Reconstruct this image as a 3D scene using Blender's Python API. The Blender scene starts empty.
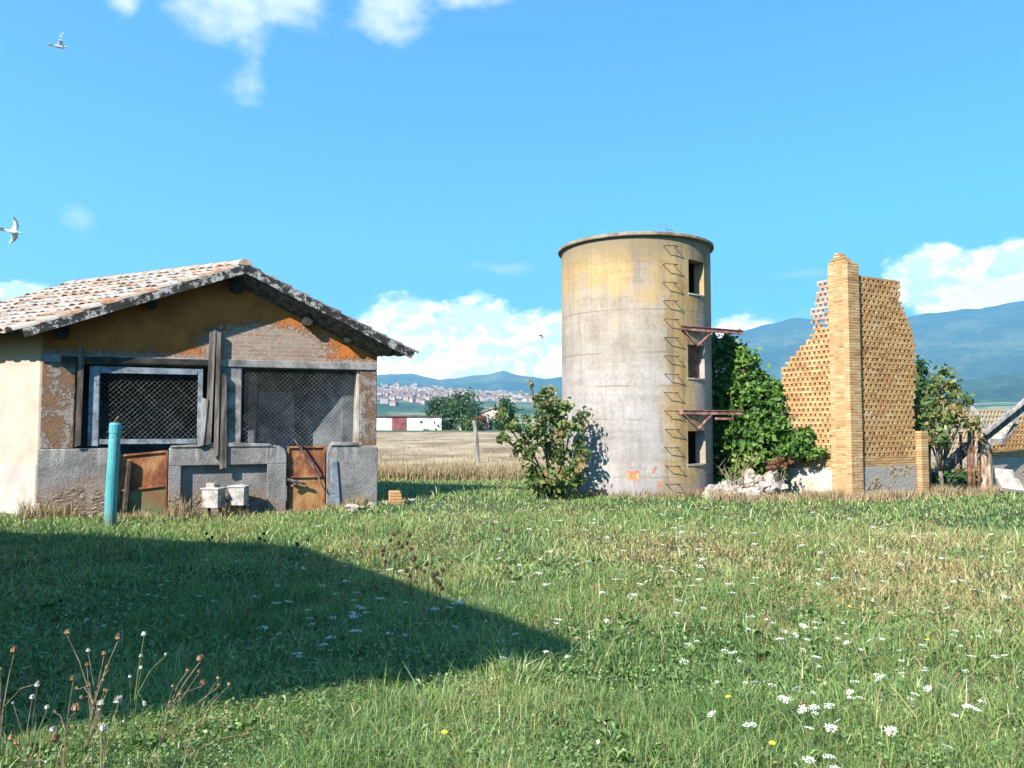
import bpy, math, random
import numpy as np
from mathutils import Vector, Matrix

R = math.radians
S = bpy.context.scene
COL = S.collection
random.seed(7)
RNG = np.random.default_rng(11)

# ------------------------------------------------------------------ camera
FPX = 770.0
PITCH = math.atan(38 / FPX)
CP, SP = math.cos(PITCH), math.sin(PITCH)
EYE = 1.6
cam_d = bpy.data.cameras.new('camera')
cam_d.sensor_width = 36
cam_d.lens = 36 * FPX / 1024
cam_d.clip_start = 0.05
cam_d.clip_end = 40000
cam = bpy.data.objects.new('camera', cam_d)
COL.objects.link(cam)
cam.location = (0, 0, EYE)
cam.rotation_euler = (math.pi / 2 + PITCH, 0, 0)
S.camera = cam

# ------------------------------------------------------------------ light
SUN_EL = R(36)
SUN_AZ = R(37)                                           # left of straight behind the camera
SUN_DIR = Vector((-math.sin(SUN_AZ) * math.cos(SUN_EL), -math.cos(SUN_AZ) * math.cos(SUN_EL), math.sin(SUN_EL)))   # towards the sun
sun_d = bpy.data.lights.new('sun', 'SUN')
sun_d.energy = 5.0
sun_d.angle = R(0.53)
sun_d.color = (1.0, 0.94, 0.84)
sun = bpy.data.objects.new('sun', sun_d)
COL.objects.link(sun)
sun.rotation_euler = (-SUN_DIR).to_track_quat('-Z', 'Y').to_euler()
S.view_settings.view_transform = 'Standard'
S.view_settings.look = 'None'
S.view_settings.gamma = 1
S.view_settings.use_curve_mapping = False
S.view_settings.exposure = 1.92
SKY_STRENGTH = 0.053
HAZE_DENSITY = 0.00022
S.cycles.max_bounces = 6
S.cycles.diffuse_bounces = 3
S.cycles.transparent_max_bounces = 4
S.cycles.volume_bounces = 0
S.cycles.caustics_reflective = False
S.cycles.caustics_refractive = False


def ray(px, py):
    u, v = (px - 512) / FPX, (384 - py) / FPX
    return np.array([u, CP - v * SP, SP + v * CP])


def at(px, py, Y):
    d = ray(px, py)
    t = Y / d[1]
    return Vector((d[0] * t, Y, EYE + d[2] * t))


def onz(px, py, z=0.0):
    d = ray(px, py)
    t = (z - EYE) / d[2]
    return Vector((d[0] * t, d[1] * t, z))


def azel(px, py):
    d = ray(px, py)
    return math.atan2(d[0], d[1]), math.atan2(d[2], math.hypot(d[0], d[1]))


class Frame:
    """a local upright frame on the ground: x along the wall, y into the building"""
    def __init__(self, ox, oy, dx, dy):
        l = math.hypot(dx, dy)
        self.o = (ox, oy)
        self.t = (dx / l, dy / l)
        self.n = (-dy / l, dx / l)
        self.ang = math.atan2(dy, dx)

    def hit(self, px, py, yl=0.0):
        d = ray(px, py)
        ox, oy = self.o[0] + self.n[0] * yl, self.o[1] + self.n[1] * yl
        # k*d.xy = o + s*t
        det = d[0] * -self.t[1] + d[1] * self.t[0]
        k = (ox * -self.t[1] + oy * self.t[0]) / det
        s = (k * d[0] - ox) * self.t[0] + (k * d[1] - oy) * self.t[1]
        return s, EYE + k * d[2]

    def hitx(self, px, py, xl=0.0):
        """intersection with the plane local x = xl: (y, z)"""
        d = ray(px, py)
        ox, oy = self.o[0] + self.t[0] * xl, self.o[1] + self.t[1] * xl
        det = d[0] * -self.n[1] + d[1] * self.n[0]
        k = (ox * -self.n[1] + oy * self.n[0]) / det
        s = (k * d[0] - ox) * self.n[0] + (k * d[1] - oy) * self.n[1]
        return s, EYE + k * d[2]

    def w(self, x, y, z=0):
        return Vector((self.o[0] + self.t[0] * x + self.n[0] * y, self.o[1] + self.t[1] * x + self.n[1] * y, z))

    def loc(self, X, Y):
        dx, dy = X - self.o[0], Y - self.o[1]
        return dx * self.t[0] + dy * self.t[1], dx * self.n[0] + dy * self.n[1]


# ------------------------------------------------------------------ node helpers
class NT:
    def __init__(self, tree):
        self.t = tree
        tree.nodes.clear()

    def n(self, kind, props=None, **ins):
        nd = self.t.nodes.new('ShaderNode' + kind)
        for k, v in (props or {}).items():
            setattr(nd, k, v)
        for k, v in ins.items():
            key = int(k[1:]) if k[0] == 'i' and k[1:].isdigit() else k.replace('_', ' ')
            sock = nd.inputs[key]
            if isinstance(v, bpy.types.NodeSocket):
                self.t.links.new(v, sock)
            else:
                sock.default_value = v
        return nd

    def math(self, op, a, b=None, c=None, clamp=False):
        nd = self.t.nodes.new('ShaderNodeMath')
        nd.operation = op
        nd.use_clamp = clamp
        for i, v in enumerate((a, b, c)):
            if v is None:
                continue
            if isinstance(v, bpy.types.NodeSocket):
                self.t.links.new(v, nd.inputs[i])
            else:
                nd.inputs[i].default_value = v
        return nd.outputs[0]

    def vmath(self, op, a, b=None):
        nd = self.t.nodes.new('ShaderNodeVectorMath')
        nd.operation = op
        for i, v in enumerate((a, b)):
            if v is None:
                continue
            if isinstance(v, bpy.types.NodeSocket):
                self.t.links.new(v, nd.inputs[i])
            else:
                nd.inputs[i].default_value = v
        return nd.outputs[1] if op == 'LENGTH' else nd.outputs[0]

    def ss(self, x, lo, hi, a=0.0, b=1.0):
        nd = self.t.nodes.new('ShaderNodeMapRange')
        nd.interpolation_type = 'SMOOTHSTEP'
        self.t.links.new(x, nd.inputs[0])
        for i, v in ((1, lo), (2, hi), (3, a), (4, b)):
            nd.inputs[i].default_value = v
        return nd.outputs[0]

    def mix(self, f, a, b, blend='MIX'):
        nd = self.t.nodes.new('ShaderNodeMix')
        nd.data_type = 'RGBA'
        nd.blend_type = blend
        for i, v in ((0, f), (6, a), (7, b)):
            if isinstance(v, bpy.types.NodeSocket):
                self.t.links.new(v, nd.inputs[i])
            else:
                nd.inputs[i].default_value = v if i == 0 else (tuple(v) + (1,))[:4]
        return nd.outputs[2]

    def ramp(self, f, stops, interp='LINEAR'):
        nd = self.t.nodes.new('ShaderNodeValToRGB')
        nd.color_ramp.interpolation = interp
        el = nd.color_ramp.elements
        while len(el) < len(stops):
            el.new(0.5)
        for e, (p, c) in zip(el, stops):
            e.position = p
            e.color = tuple(c) + (1,)
        self.t.links.new(f, nd.inputs[0])
        return nd.outputs[0]

    def noise(self, vec, scale, detail=6, rough=0.6, dist=0.0, dims='3D'):
        nd = self.n('TexNoise', {'noise_dimensions': dims}, Scale=scale, Detail=detail, Roughness=rough, Distortion=dist)
        self.t.links.new(vec, nd.inputs['Vector'])
        return nd.outputs[0]

    def sep(self, v):
        nd = self.n('SeparateXYZ')
        self.t.links.new(v, nd.inputs[0])
        return nd.outputs

    def comb(self, x, y, z):
        nd = self.t.nodes.new('ShaderNodeCombineXYZ')
        for i, v in enumerate((x, y, z)):
            if isinstance(v, bpy.types.NodeSocket):
                self.t.links.new(v, nd.inputs[i])
            else:
                nd.inputs[i].default_value = v
        return nd.outputs[0]


def new_mat(name):
    m = bpy.data.materials.new(name)
    m.use_nodes = True
    return m, NT(m.node_tree)


def finish(nt, colour, rough=0.9, bump=None, bump_dist=0.01, bump_str=0.6, metallic=0.0, spec=0.3):
    p = nt.n('BsdfPrincipled', Roughness=rough, Metallic=metallic)
    p.inputs['Specular IOR Level'].default_value = spec
    if isinstance(colour, bpy.types.NodeSocket):
        nt.t.links.new(colour, p.inputs['Base Color'])
    else:
        p.inputs['Base Color'].default_value = tuple(colour) + (1,)
    if bump is not None:
        b = nt.n('Bump', Strength=bump_str, Distance=bump_dist, Height=bump)
        nt.t.links.new(b.outputs[0], p.inputs['Normal'])
    o = nt.n('OutputMaterial')
    nt.t.links.new(p.outputs[0], o.inputs['Surface'])
    return p


def obj_co(nt):
    return nt.n('TexCoord').outputs['Object']


def mottled(name, stops, scale=2.0, stretch=(1, 1, 1), rough=0.9, bump=0.01, fine=30, grain=0.25, metallic=0.0, dist=0.3, tone=0.0, spec=0.3):
    """two-scale noise over a colour ramp, speckled, bumpy; 'tone' (per face) shifts it"""
    m, nt = new_mat(name)
    co = nt.vmath('MULTIPLY', obj_co(nt), stretch)
    a = nt.noise(co, scale, 7, 0.65, dist)
    b = nt.noise(co, fine, 4, 0.6)
    f = nt.ss(a, 0.28, 0.72)
    if tone:
        t = nt.n('Attribute', {'attribute_name': 'tone'}).outputs['Fac']
        f = nt.math('ADD', nt.math('MULTIPLY', f, 1 - tone), nt.math('MULTIPLY', t, tone), clamp=True)
    f = nt.math('ADD', f, nt.math('MULTIPLY', nt.math('SUBTRACT', b, 0.5), grain * 2), clamp=True)
    c = nt.ramp(f, stops)
    h = nt.math('ADD', nt.math('MULTIPLY', a, 0.6), nt.math('MULTIPLY', b, 0.4))
    finish(nt, c, rough, h, bump, 0.7, metallic, spec)
    return m


def foliage(name, stops, trans=0.3, rough=0.55, spec=0.25):
    m, nt = new_mat(name)
    t = nt.n('Attribute', {'attribute_name': 'tone'}).outputs['Fac']
    c = nt.ramp(t, stops)
    p = nt.n('BsdfPrincipled', Roughness=rough)
    p.inputs['Specular IOR Level'].default_value = spec
    nt.t.links.new(c, p.inputs['Base Color'])
    tr = nt.n('BsdfTranslucent')
    c2 = nt.mix(1.0, c, (1.25, 1.35, 0.6), 'MULTIPLY')
    nt.t.links.new(c2, tr.inputs[0])
    mx = nt.n('MixShader', Fac=trans)
    nt.t.links.new(p.outputs[0], mx.inputs[1])
    nt.t.links.new(tr.outputs[0], mx.inputs[2])
    o = nt.n('OutputMaterial')
    nt.t.links.new(mx.outputs[0], o.inputs['Surface'])
    return m


# ------------------------------------------------------------------ sky
world = bpy.data.worlds.new('World')
S.world = world
world.use_nodes = True
nt = NT(world.node_tree)
sky = nt.n('TexSky', {'sky_type': 'NISHITA', 'sun_disc': False, 'sun_elevation': SUN_EL,
                      'sun_rotation': (math.pi + SUN_AZ) % (2 * math.pi), 'altitude': 200,
                      'air_density': 1.0, 'dust_density': 0.6, 'ozone_density': 1.5})
skyc = nt.mix(1.0, sky.outputs[0], (0.37, 1.05, 1.40), 'MULTIPLY')
direction = nt.vmath('NORMALIZE', nt.n('TexCoord').outputs['Generated'])
dx, dy, dz = nt.sep(direction)
az = nt.math('ARCTAN2', dx, dy)
el = nt.math('ARCSINE', dz)
ae = nt.comb(az, el, 0.0)


def blobs(lst):
    m = None
    for (x0, y0, x1, y1) in lst:
        a0, e0 = azel(x0, y1)
        a1, e1 = azel(x1, y0)
        c = ((a0 + a1) / 2, (e0 + e1) / 2, 0)
        r = (2 / (a1 - a0), 2 / (e1 - e0), 0)
        l = nt.vmath('LENGTH', nt.vmath('MULTIPLY', nt.vmath('SUBTRACT', ae, c), r))
        m = l if m is None else nt.math('MINIMUM', m, l)
    return nt.math('SUBTRACT', 1.0, m)


cum = blobs([(345, 298, 450, 400), (420, 300, 530, 400), (490, 310, 590, 400), (330, 335, 620, 410), (885, 240, 985, 318),
             (935, 236, 1060, 300), (990, 232, 1120, 300), (900, 262, 1100, 325), (690, 315, 800, 380), (-20, 283, 55, 330)])
wis = blobs([(148, -50, 300, 46), (220, -60, 345, 36), (340, -50, 440, 50), (420, -40, 520, 12), (100, -20, 150, 16), (900, 285, 1060, 320)])
fnt = blobs([(222, 55, 278, 115), (58, 205, 106, 236), (440, 256, 570, 279), (740, 262, 870, 284), (680, 295, 860, 345)])
pv = nt.vmath('MULTIPLY', ae, (1.0, 1.5, 1.0))
n1 = nt.noise(pv, 16, 9, 0.62, 0.2)
n2 = nt.noise(nt.vmath('ADD', pv, (0.012, -0.016, 0)), 16, 9, 0.62, 0.2)
nbig = nt.noise(nt.vmath('ADD', pv, (3.1, 1.7, 0)), 7, 4, 0.55, 0.3)
mc = nt.ss(nt.math('ADD', cum, nt.math('MULTIPLY', nt.math('SUBTRACT', n1, 0.36), 1.15)), 0.02, 0.30)
mw = nt.ss(nt.math('ADD', wis, nt.math('MULTIPLY', nt.math('SUBTRACT', n1, 0.5), 1.8)), 0.0, 0.95, 0.0, 0.8)
mf = nt.ss(nt.math('ADD', fnt, nt.math('MULTIPLY', nt.math('SUBTRACT', n1, 0.52), 3.4)), 0.1, 1.5, 0.0, 0.6)
mw = nt.math('MAXIMUM', mw, mf)
lit = nt.ss(nt.math('ADD', nt.math('MULTIPLY', nt.math('SUBTRACT', n1, n2), 2.5), nbig), 0.36, 0.62)
ccol = nt.mix(lit, (10.5, 11.6, 12.8), (18.0, 17.4, 16.6))
out = nt.mix(mw, skyc, (6.8, 6.7, 7.2))
out = nt.mix(mc, out, ccol)
bg = nt.n('Background', Strength=SKY_STRENGTH)
nt.t.links.new(out, bg.inputs[0])
wo = nt.n('OutputWorld')
nt.t.links.new(bg.outputs[0], wo.inputs[0])


# ------------------------------------------------------------------ object helpers
def tag(o, label=None, cat=None, group=None, kind=None):
    if label:
        o['label'] = label
    if cat:
        o['category'] = cat
    if group:
        o['group'] = group
    if kind:
        o['kind'] = kind
    return o


def thing(name, label, cat, loc=(0, 0, 0), rz=0.0, group=None):
    o = bpy.data.objects.new(name, None)
    o.empty_display_size = 0.2
    COL.objects.link(o)
    o.location = loc
    o.rotation_euler = (0, 0, rz)
    return tag(o, label, cat, group)


def link(name, me, mat=None, parent=None):
    o = bpy.data.objects.new(name, me)
    COL.objects.link(o)
    if mat is not None and not me.materials:
        me.materials.append(mat)
    if parent is not None:
        o.parent = parent
    return o


def copy_thing(o, loc=None, rz=None, scale=None, label=None):
    c = o.copy()
    COL.objects.link(c)
    for ch in list(o.children):
        d = ch.copy()
        COL.objects.link(d)
        d.parent = c
        for g in list(ch.children):
            e = g.copy()
            COL.objects.link(e)
            e.parent = d
    if loc is not None:
        c.location = loc
    if rz is not None:
        c.rotation_euler = rz if isinstance(rz, (tuple, list)) else (0, 0, rz)
    if scale is not None:
        c.scale = scale if isinstance(scale, (tuple, list)) else (scale,) * 3
    if label:
        c['label'] = label
    return c


def tri_mesh(name, V, F, tone=None, smooth=False):
    """V (n,3), F (m,k) numpy"""
    me = bpy.data.meshes.new(name)
    m, k = F.shape
    me.vertices.add(len(V))
    me.vertices.foreach_set('co', np.ascontiguousarray(V, dtype=np.float32).ravel())
    me.loops.add(m * k)
    me.loops.foreach_set('vertex_index', np.ascontiguousarray(F, dtype=np.int32).ravel())
    me.polygons.add(m)
    me.polygons.foreach_set('loop_start', np.arange(0, m * k, k, dtype=np.int32))
    if smooth:
        me.polygons.foreach_set('use_smooth', np.ones(m, dtype=bool))
    me.update(calc_edges=True)
    if tone is not None:
        a = me.attributes.new('tone', 'FLOAT', 'FACE')
        a.data.foreach_set('value', np.ascontiguousarray(tone, dtype=np.float32))
    return me


class MB:
    def __init__(self):
        self.v, self.f, self.t = [], [], []

    def add(self, verts, faces, tone=0.5):
        b = len(self.v)
        self.v += [tuple(p) for p in verts]
        for f in faces:
            self.f.append([i + b for i in f])
            self.t.append(tone)

    def box(self, x0, x1, y0, y1, z0, z1, tone=0.5, M=None, jit=0.0):
        vs = [(x, y, z) for z in (z0, z1) for y in (y0, y1) for x in (x0, x1)]
        if jit:
            vs = [tuple(c + random.uniform(-jit, jit) for c in p) for p in vs]
        if M is not None:
            vs = [M @ Vector(p) for p in vs]
        self.add(vs, [(0, 2, 3, 1), (4, 5, 7, 6), (0, 1, 5, 4), (2, 6, 7, 3), (0, 4, 6, 2), (1, 3, 7, 5)], tone)

    def prism(self, poly, y0, y1, tone=0.5):
        """poly: (x, z) counter-clockwise seen from -y"""
        n = len(poly)
        vs = [(x, y0, z) for x, z in poly] + [(x, y1, z) for x, z in poly]
        fs = [list(range(n)), list(range(2 * n - 1, n - 1, -1))]
        fs += [(i, i + n, (i + 1) % n + n, (i + 1) % n) for i in range(n)]
        self.add(vs, fs, tone)

    def vprism(self, poly, z0, z1, tone=0.5):
        """poly: (x, y) counter-clockwise from above"""
        n = len(poly)
        vs = [(x, y, z0) for x, y in poly] + [(x, y, z1) for x, y in poly]
        fs = [list(range(n - 1, -1, -1)), list(range(n, 2 * n))]
        fs += [(i, (i + 1) % n, (i + 1) % n + n, i + n) for i in range(n)]
        self.add(vs, fs, tone)

    def beam(self, p0, p1, w, h, tone=0.5, up=(0, 0, 1)):
        p0, p1 = Vector(p0), Vector(p1)
        d = (p1 - p0)
        L = d.length
        d.normalize()
        s = d.cross(Vector(up))
        if s.length < 1e-3:
            s = d.cross(Vector((1, 0, 0)))
        s.normalize()
        u = s.cross(d)
        M = Matrix(((d.x, s.x, u.x, p0.x), (d.y, s.y, u.y, p0.y), (d.z, s.z, u.z, p0.z), (0, 0, 0, 1)))
        self.box(0, L, -w / 2, w / 2, -h / 2, h / 2, tone, M)

    def tube(self, pts, rads, n=6, tone=0.5, cap=True):
        pts = [Vector(p) for p in pts]
        if not hasattr(rads, '__len__'):
            rads = [rads] * len(pts)
        vs = []
        ref = None
        for i, p in enumerate(pts):
            d = (pts[min(i + 1, len(pts) - 1)] - pts[max(i - 1, 0)])
            if d.length < 1e-9:
                d = Vector((0, 0, 1))
            d.normalize()
            if ref is None:
                ref = d.orthogonal().normalized()
            else:
                ref = (ref - d * ref.dot(d))
                ref = ref.normalized() if ref.length > 1e-6 else d.orthogonal().normalized()
            b = d.cross(ref)
            for k in range(n):
                a = 2 * math.pi * k / n
                vs.append(p + (ref * math.cos(a) + b * math.sin(a)) * rads[i])
        fs = []
        for i in range(len(pts) - 1):
            for k in range(n):
                fs.append((i * n + k, i * n + (k + 1) % n, (i + 1) * n + (k + 1) % n, (i + 1) * n + k))
        if cap:
            fs.append(list(range(n - 1, -1, -1)))
            fs.append([(len(pts) - 1) * n + k for k in range(n)])
        self.add(vs, fs, tone)

    def lump(self, c, r, seed=0, tone=0.5, n=7, m=5, rough=0.25):
        rd = random.Random(seed)
        vs = [(c[0], c[1], c[2] - r[2])]
        for j in range(1, m):
            th = math.pi * j / m
            for i in range(n):
                ph = 2 * math.pi * (i + 0.5 * (j % 2)) / n
                q = 1 + rd.uniform(-rough, rough)
                vs.append((c[0] + r[0] * q * math.sin(th) * math.cos(ph), c[1] + r[1] * q * math.sin(th) * math.sin(ph), c[2] - r[2] * q * math.cos(th)))
        vs.append((c[0], c[1], c[2] + r[2]))
        fs = [(0, 1 + (i + 1) % n, 1 + i) for i in range(n)]
        for j in range(m - 2):
            for i in range(n):
                a = 1 + j * n
                fs.append((a + i, a + (i + 1) % n, a + n + (i + 1) % n, a + n + i))
        a = 1 + (m - 2) * n
        fs += [(a + i, a + (i + 1) % n, len(vs) - 1) for i in range(n)]
        self.add(vs, fs, tone)

    def mesh(self, name, smooth=False):
        me = bpy.data.meshes.new(name)
        me.from_pydata([tuple(p) for p in self.v], [], self.f)
        if smooth:
            me.polygons.foreach_set('use_smooth', np.ones(len(self.f), dtype=bool))
        a = me.attributes.new('tone', 'FLOAT', 'FACE')
        a.data.foreach_set('value', np.array(self.t, dtype=np.float32))
        me.update()
        return me

    def build(self, name, mat, parent=None, smooth=False, bev=0.0, label=None):
        o = link(name, self.mesh(name, smooth), mat, parent)
        if bev:
            b = o.modifiers.new('bevel', 'BEVEL')
            b.width = bev
            b.segments = 2
            b.limit_method = 'ANGLE'
        if label:
            o['label'] = label
        return o


def vnoise(x, y, seed=0):
    """smooth value noise in numpy, 0..1"""
    xi, yi = np.floor(x).astype(np.int64), np.floor(y).astype(np.int64)
    fx, fy = x - xi, y - yi
    fx, fy = fx * fx * (3 - 2 * fx), fy * fy * (3 - 2 * fy)

    def h(a, b):
        q = (a * 374761393 + b * 668265263 + seed * 1442695041) & 0xffffffff
        q = ((q ^ (q >> 13)) * 1274126177) & 0xffffffff
        return ((q ^ (q >> 16)) & 0xffff) / 65535.0
    return (h(xi, yi) * (1 - fx) + h(xi + 1, yi) * fx) * (1 - fy) + (h(xi, yi + 1) * (1 - fx) + h(xi + 1, yi + 1) * fx) * fy


def fbm(x, y, seed=0, o=4):
    s, a, t = 0, 1.0, 0
    for i in range(o):
        s = s + a * vnoise(x * 2 ** i + 17.3 * i, y * 2 ** i - 9.1 * i, seed + i)
        t += a
        a *= 0.5
    return s / t


def gz(x, y):
    """height of the lawn"""
    x, y = np.asarray(x, float), np.asarray(y, float)
    dip = -0.15 * np.exp(-(((x + 4.9) / 2.6) ** 2 + ((y - 14.2) / 1.9) ** 2))
    und = 0.07 * (fbm(x * 0.35, y * 0.35, 3, 3) - 0.5) * np.clip((26 - y) / 6, 0, 1)
    return dip + und


def g0(x, y):
    return float(gz(np.array([x]), np.array([y]))[0])


# ------------------------------------------------------------------ ground, field, hills
def axis(lo, hi, step, far):
    a = list(np.arange(lo, hi + 1e-6, step))
    d, x = step, hi
    up, dn = [], []
    while x < far:
        d *= 1.5
        x = min(x + d, far)
        up.append(x)
    d, x = step, lo
    while x > -far:
        d *= 1.5
        x = max(x - d, -far)
        dn.append(x)
    return np.array(dn[::-1] + a + up)


def grid_mesh(name, X, Y, Z, smooth=True):
    r, c = X.shape
    V = np.stack([X.ravel(), Y.ravel(), Z.ravel()], 1)
    i = np.arange(r * c).reshape(r, c)
    F = np.stack([i[:-1, :-1].ravel(), i[:-1, 1:].ravel(), i[1:, 1:].ravel(), i[1:, :-1].ravel()], 1)
    return tri_mesh(name, V, F, None, smooth)


m, nt = new_mat('meadow_soil')
co = obj_co(nt)
a = nt.noise(co, 0.5, 6, 0.6)
b = nt.noise(co, 9, 6, 0.7)
near = nt.ramp(nt.math('ADD', nt.math('MULTIPLY', a, 0.6), nt.math('MULTIPLY', b, 0.4)),
               [(0.3, (0.012, 0.022, 0.007)), (0.48, (0.028, 0.042, 0.013)), (0.62, (0.06, 0.06, 0.025)), (0.75, (0.10, 0.075, 0.036))])
fa = nt.noise(co, 0.006, 5, 0.6)
fb = nt.noise(co, 0.05, 5, 0.7)
fc = nt.ramp(nt.math('ADD', nt.math('MULTIPLY', fa, 0.5), nt.math('MULTIPLY', fb, 0.5)),
             [(0.35, (0.02, 0.04, 0.012)), (0.5, (0.05, 0.08, 0.025)), (0.58, (0.10, 0.13, 0.05)), (0.7, (0.22, 0.19, 0.10))])
gy = nt.sep(co)[1]
finish(nt, nt.mix(nt.ss(gy, 30, 140), near, fc), 0.95, b, 0.03, 0.8)
M_ground = m
xs = axis(-16, 18, 0.5, 4250)
ys = axis(0, 32, 0.5, 5850)
ys = ys[ys > -2500]
GX, GY = np.meshgrid(xs, ys)
tag(link('ground', grid_mesh('ground', GX, GY, gz(GX, GY)), M_ground), kind='structure')

M_field = mottled('stubble_soil', [(0.15, (0.15, 0.105, 0.06)), (0.5, (0.28, 0.21, 0.125)), (0.85, (0.37, 0.295, 0.19))], 0.25, (1, 0.5, 1), fine=6, grain=0.5, bump=0.06)
xf = np.linspace(-70, 90, 60)
yf = np.concatenate([np.arange(22.0, 34, 1), np.linspace(36, 122, 30)])
FX, FY = np.meshgrid(xf, yf)
tag(link('field', grid_mesh('field', FX, FY, gz(FX, FY) + 0.006), M_field), kind='structure')

m, nt = new_mat('hill_woods')
co = obj_co(nt)
a = nt.noise(co, 0.0022, 7, 0.62)
v = nt.n('TexVoronoi', {'feature': 'F1'}, Scale=0.008)
nt.t.links.new(co, v.inputs['Vector'])
b = nt.noise(co, 0.02, 5, 0.7)
f = nt.math('ADD', nt.math('MULTIPLY', a, 0.6), nt.math('MULTIPLY', b, 0.4))
b2 = nt.noise(co, 0.055, 4, 0.7)
f = nt.math('ADD', nt.math('MULTIPLY', f, 0.6), nt.math('MULTIPLY', b2, 0.4))
woods = nt.ramp(f, [(0.38, (0.006, 0.022, 0.014)), (0.5, (0.025, 0.065, 0.035)), (0.58, (0.075, 0.12, 0.055)), (0.68, (0.20, 0.20, 0.11))])
fields = nt.mix(nt.sep(v.outputs['Color'])[0], (0.10, 0.14, 0.05), (0.34, 0.30, 0.18))
low = nt.ss(nt.sep(co)[2], 30, 130, 1, 0)
pf = nt.math('MULTIPLY', nt.ss(nt.math('ADD', a, nt.math('MULTIPLY', b, 0.25)), 0.62, 0.68), nt.math('ADD', nt.math('MULTIPLY', low, 0.7), 0.12))
finish(nt, nt.mix(pf, woods, fields), 0.95, b, 6.0, 0.5)
M_hill = m


def hill(name, R0, R1, crest, seed, p=1.0, rough=0.08, az0=-43, az1=43):
    """crest: (px, py) points of the skyline as seen from the meadow, at distance R1"""
    A = np.radians(np.arange(az0, az1 + 0.01, 0.2))
    ca = np.array([math.atan((x - 512) / FPX) for x, y in crest])
    ch = np.array([(EYE + ray(x, y)[2] / math.hypot(*ray(x, y)[:2]) * R1) for x, y in crest])
    H = np.interp(A, ca, ch) * (1 + 0.03 * (fbm(A * 60, A * 0, seed + 5, 4) - 0.5))
    T = np.concatenate([np.linspace(0, 1, 30), [1.04, 1.1]])
    rows = []
    for t in T:
        r = R0 + (R1 - R0) * t
        prof = (t ** p) * (1.0 if t <= 1 else max(0, 1 - (t - 1) * 4))
        n = (fbm(A * 14 + t * 0.6, np.full_like(A, t * 3.0), seed, 5) - 0.5)
        z = H * prof * (1 + rough * 4 * n * (t * (1.02 - min(t, 1)))) - 1.0
        rows.append(np.stack([np.sin(A) * r, np.cos(A) * r, z], 1))
    P = np.array(rows)
    o = link(name, grid_mesh(name, P[..., 0], P[..., 1], P[..., 2]), M_hill)
    return tag(o, kind='structure'), (A, T, P)


town_hill, TH = hill('town_hill', 700, 2400, [(-600, 400), (300, 391), (378, 383), (420, 385), (470, 389), (520, 391), (560, 393), (640, 398), (760, 404), (900, 402), (1024, 396), (1600, 392)], 1, 1.0, 0.10)
hill('far_hills', 3300, 4600, [(-600, 372), (200, 372), (330, 384), (380, 374), (413, 373.5), (440, 380), (452, 378.5), (470, 376), (490, 374), (503, 370), (514, 374), (530, 376.5), (545, 379), (575, 375), (640, 388), (760, 392), (1700, 392)], 2, 0.9)
hill('mountain', 2700, 5200, [(-600, 408), (560, 408), (640, 375), (700, 345), (730, 335), (765, 325), (800, 317), (850, 322), (900, 318), (930, 312), (980, 308), (1010, 302), (1060, 296), (1200, 286), (1700, 300)], 4, 1.15, 0.06)
hill('foothill', 1500, 2300, [(-600, 415), (560, 414), (700, 404), (770, 396), (860, 392), (940, 384), (985, 378), (1024, 373), (1200, 366), (1700, 372)], 6, 1.0, 0.10)

# ------------------------------------------------------------------ haze
m, nt = new_mat('haze')
pv_ = nt.n('VolumePrincipled', Density=HAZE_DENSITY, Anisotropy=0.2)
pv_.inputs['Color'].default_value = (0.25, 0.62, 1.0, 1)
o_ = nt.n('OutputMaterial')
nt.t.links.new(pv_.outputs[0], o_.inputs['Volume'])
hz = MB()
hz.box(-4300, 4300, -2600, 5900, -2.5, 1080)
hz_o = hz.build('haze', m)
tag(hz_o, 'thin blue summer haze over the plain and hills', 'haze', kind='stuff')

# ------------------------------------------------------------------ materials
M_stucco_cream = mottled('cream_plaster', [(0.1, (0.50, 0.38, 0.24)), (0.45, (0.68, 0.56, 0.40)), (0.8, (0.76, 0.66, 0.52))], 1.3, fine=25, bump=0.012)
M_cement = mottled('grey_cement', [(0.1, (0.07, 0.066, 0.064)), (0.4, (0.15, 0.142, 0.138)), (0.75, (0.24, 0.225, 0.22)), (0.95, (0.19, 0.14, 0.105))], 1.6, (1, 1, 0.7), fine=22, grain=0.35, bump=0.02)
M_cement_rough = mottled('rough_cement', [(0.1, (0.075, 0.07, 0.066)), (0.5, (0.16, 0.15, 0.146)), (0.9, (0.26, 0.245, 0.235))], 4, fine=45, grain=0.5, bump=0.05)
M_whitewash = mottled('whitewash', [(0.1, (0.20, 0.16, 0.13)), (0.4, (0.30, 0.26, 0.225)), (0.8, (0.40, 0.36, 0.32))], 2.2, fine=20, grain=0.3, bump=0.015)
M_darkwood = mottled('weathered_dark_wood', [(0.1, (0.03, 0.024, 0.020)), (0.5, (0.085, 0.068, 0.057)), (0.9, (0.19, 0.16, 0.14))], 3, (4, 4, 0.4), fine=20, bump=0.012)
M_blackwood = mottled('blackened_wood', [(0.2, (0.012, 0.010, 0.009)), (0.8, (0.045, 0.038, 0.033))], 4, fine=20, bump=0.01)
M_greywood = mottled('grey_weathered_wood', [(0.1, (0.085, 0.075, 0.066)), (0.5, (0.19, 0.175, 0.165)), (0.9, (0.30, 0.285, 0.27))], 3, (3, 3, 0.5), fine=20, bump=0.012)
M_bluewood = mottled('flaked_blue_paint', [(0.1, (0.09, 0.09, 0.09)), (0.4, (0.13, 0.155, 0.185)), (0.8, (0.20, 0.235, 0.275))], 5, (1, 1, 1), fine=30, grain=0.35, bump=0.01)
M_wire = mottled('galvanised_wire', [(0.2, (0.10, 0.095, 0.09)), (0.8, (0.24, 0.235, 0.225))], 8, rough=0.6)
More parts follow.
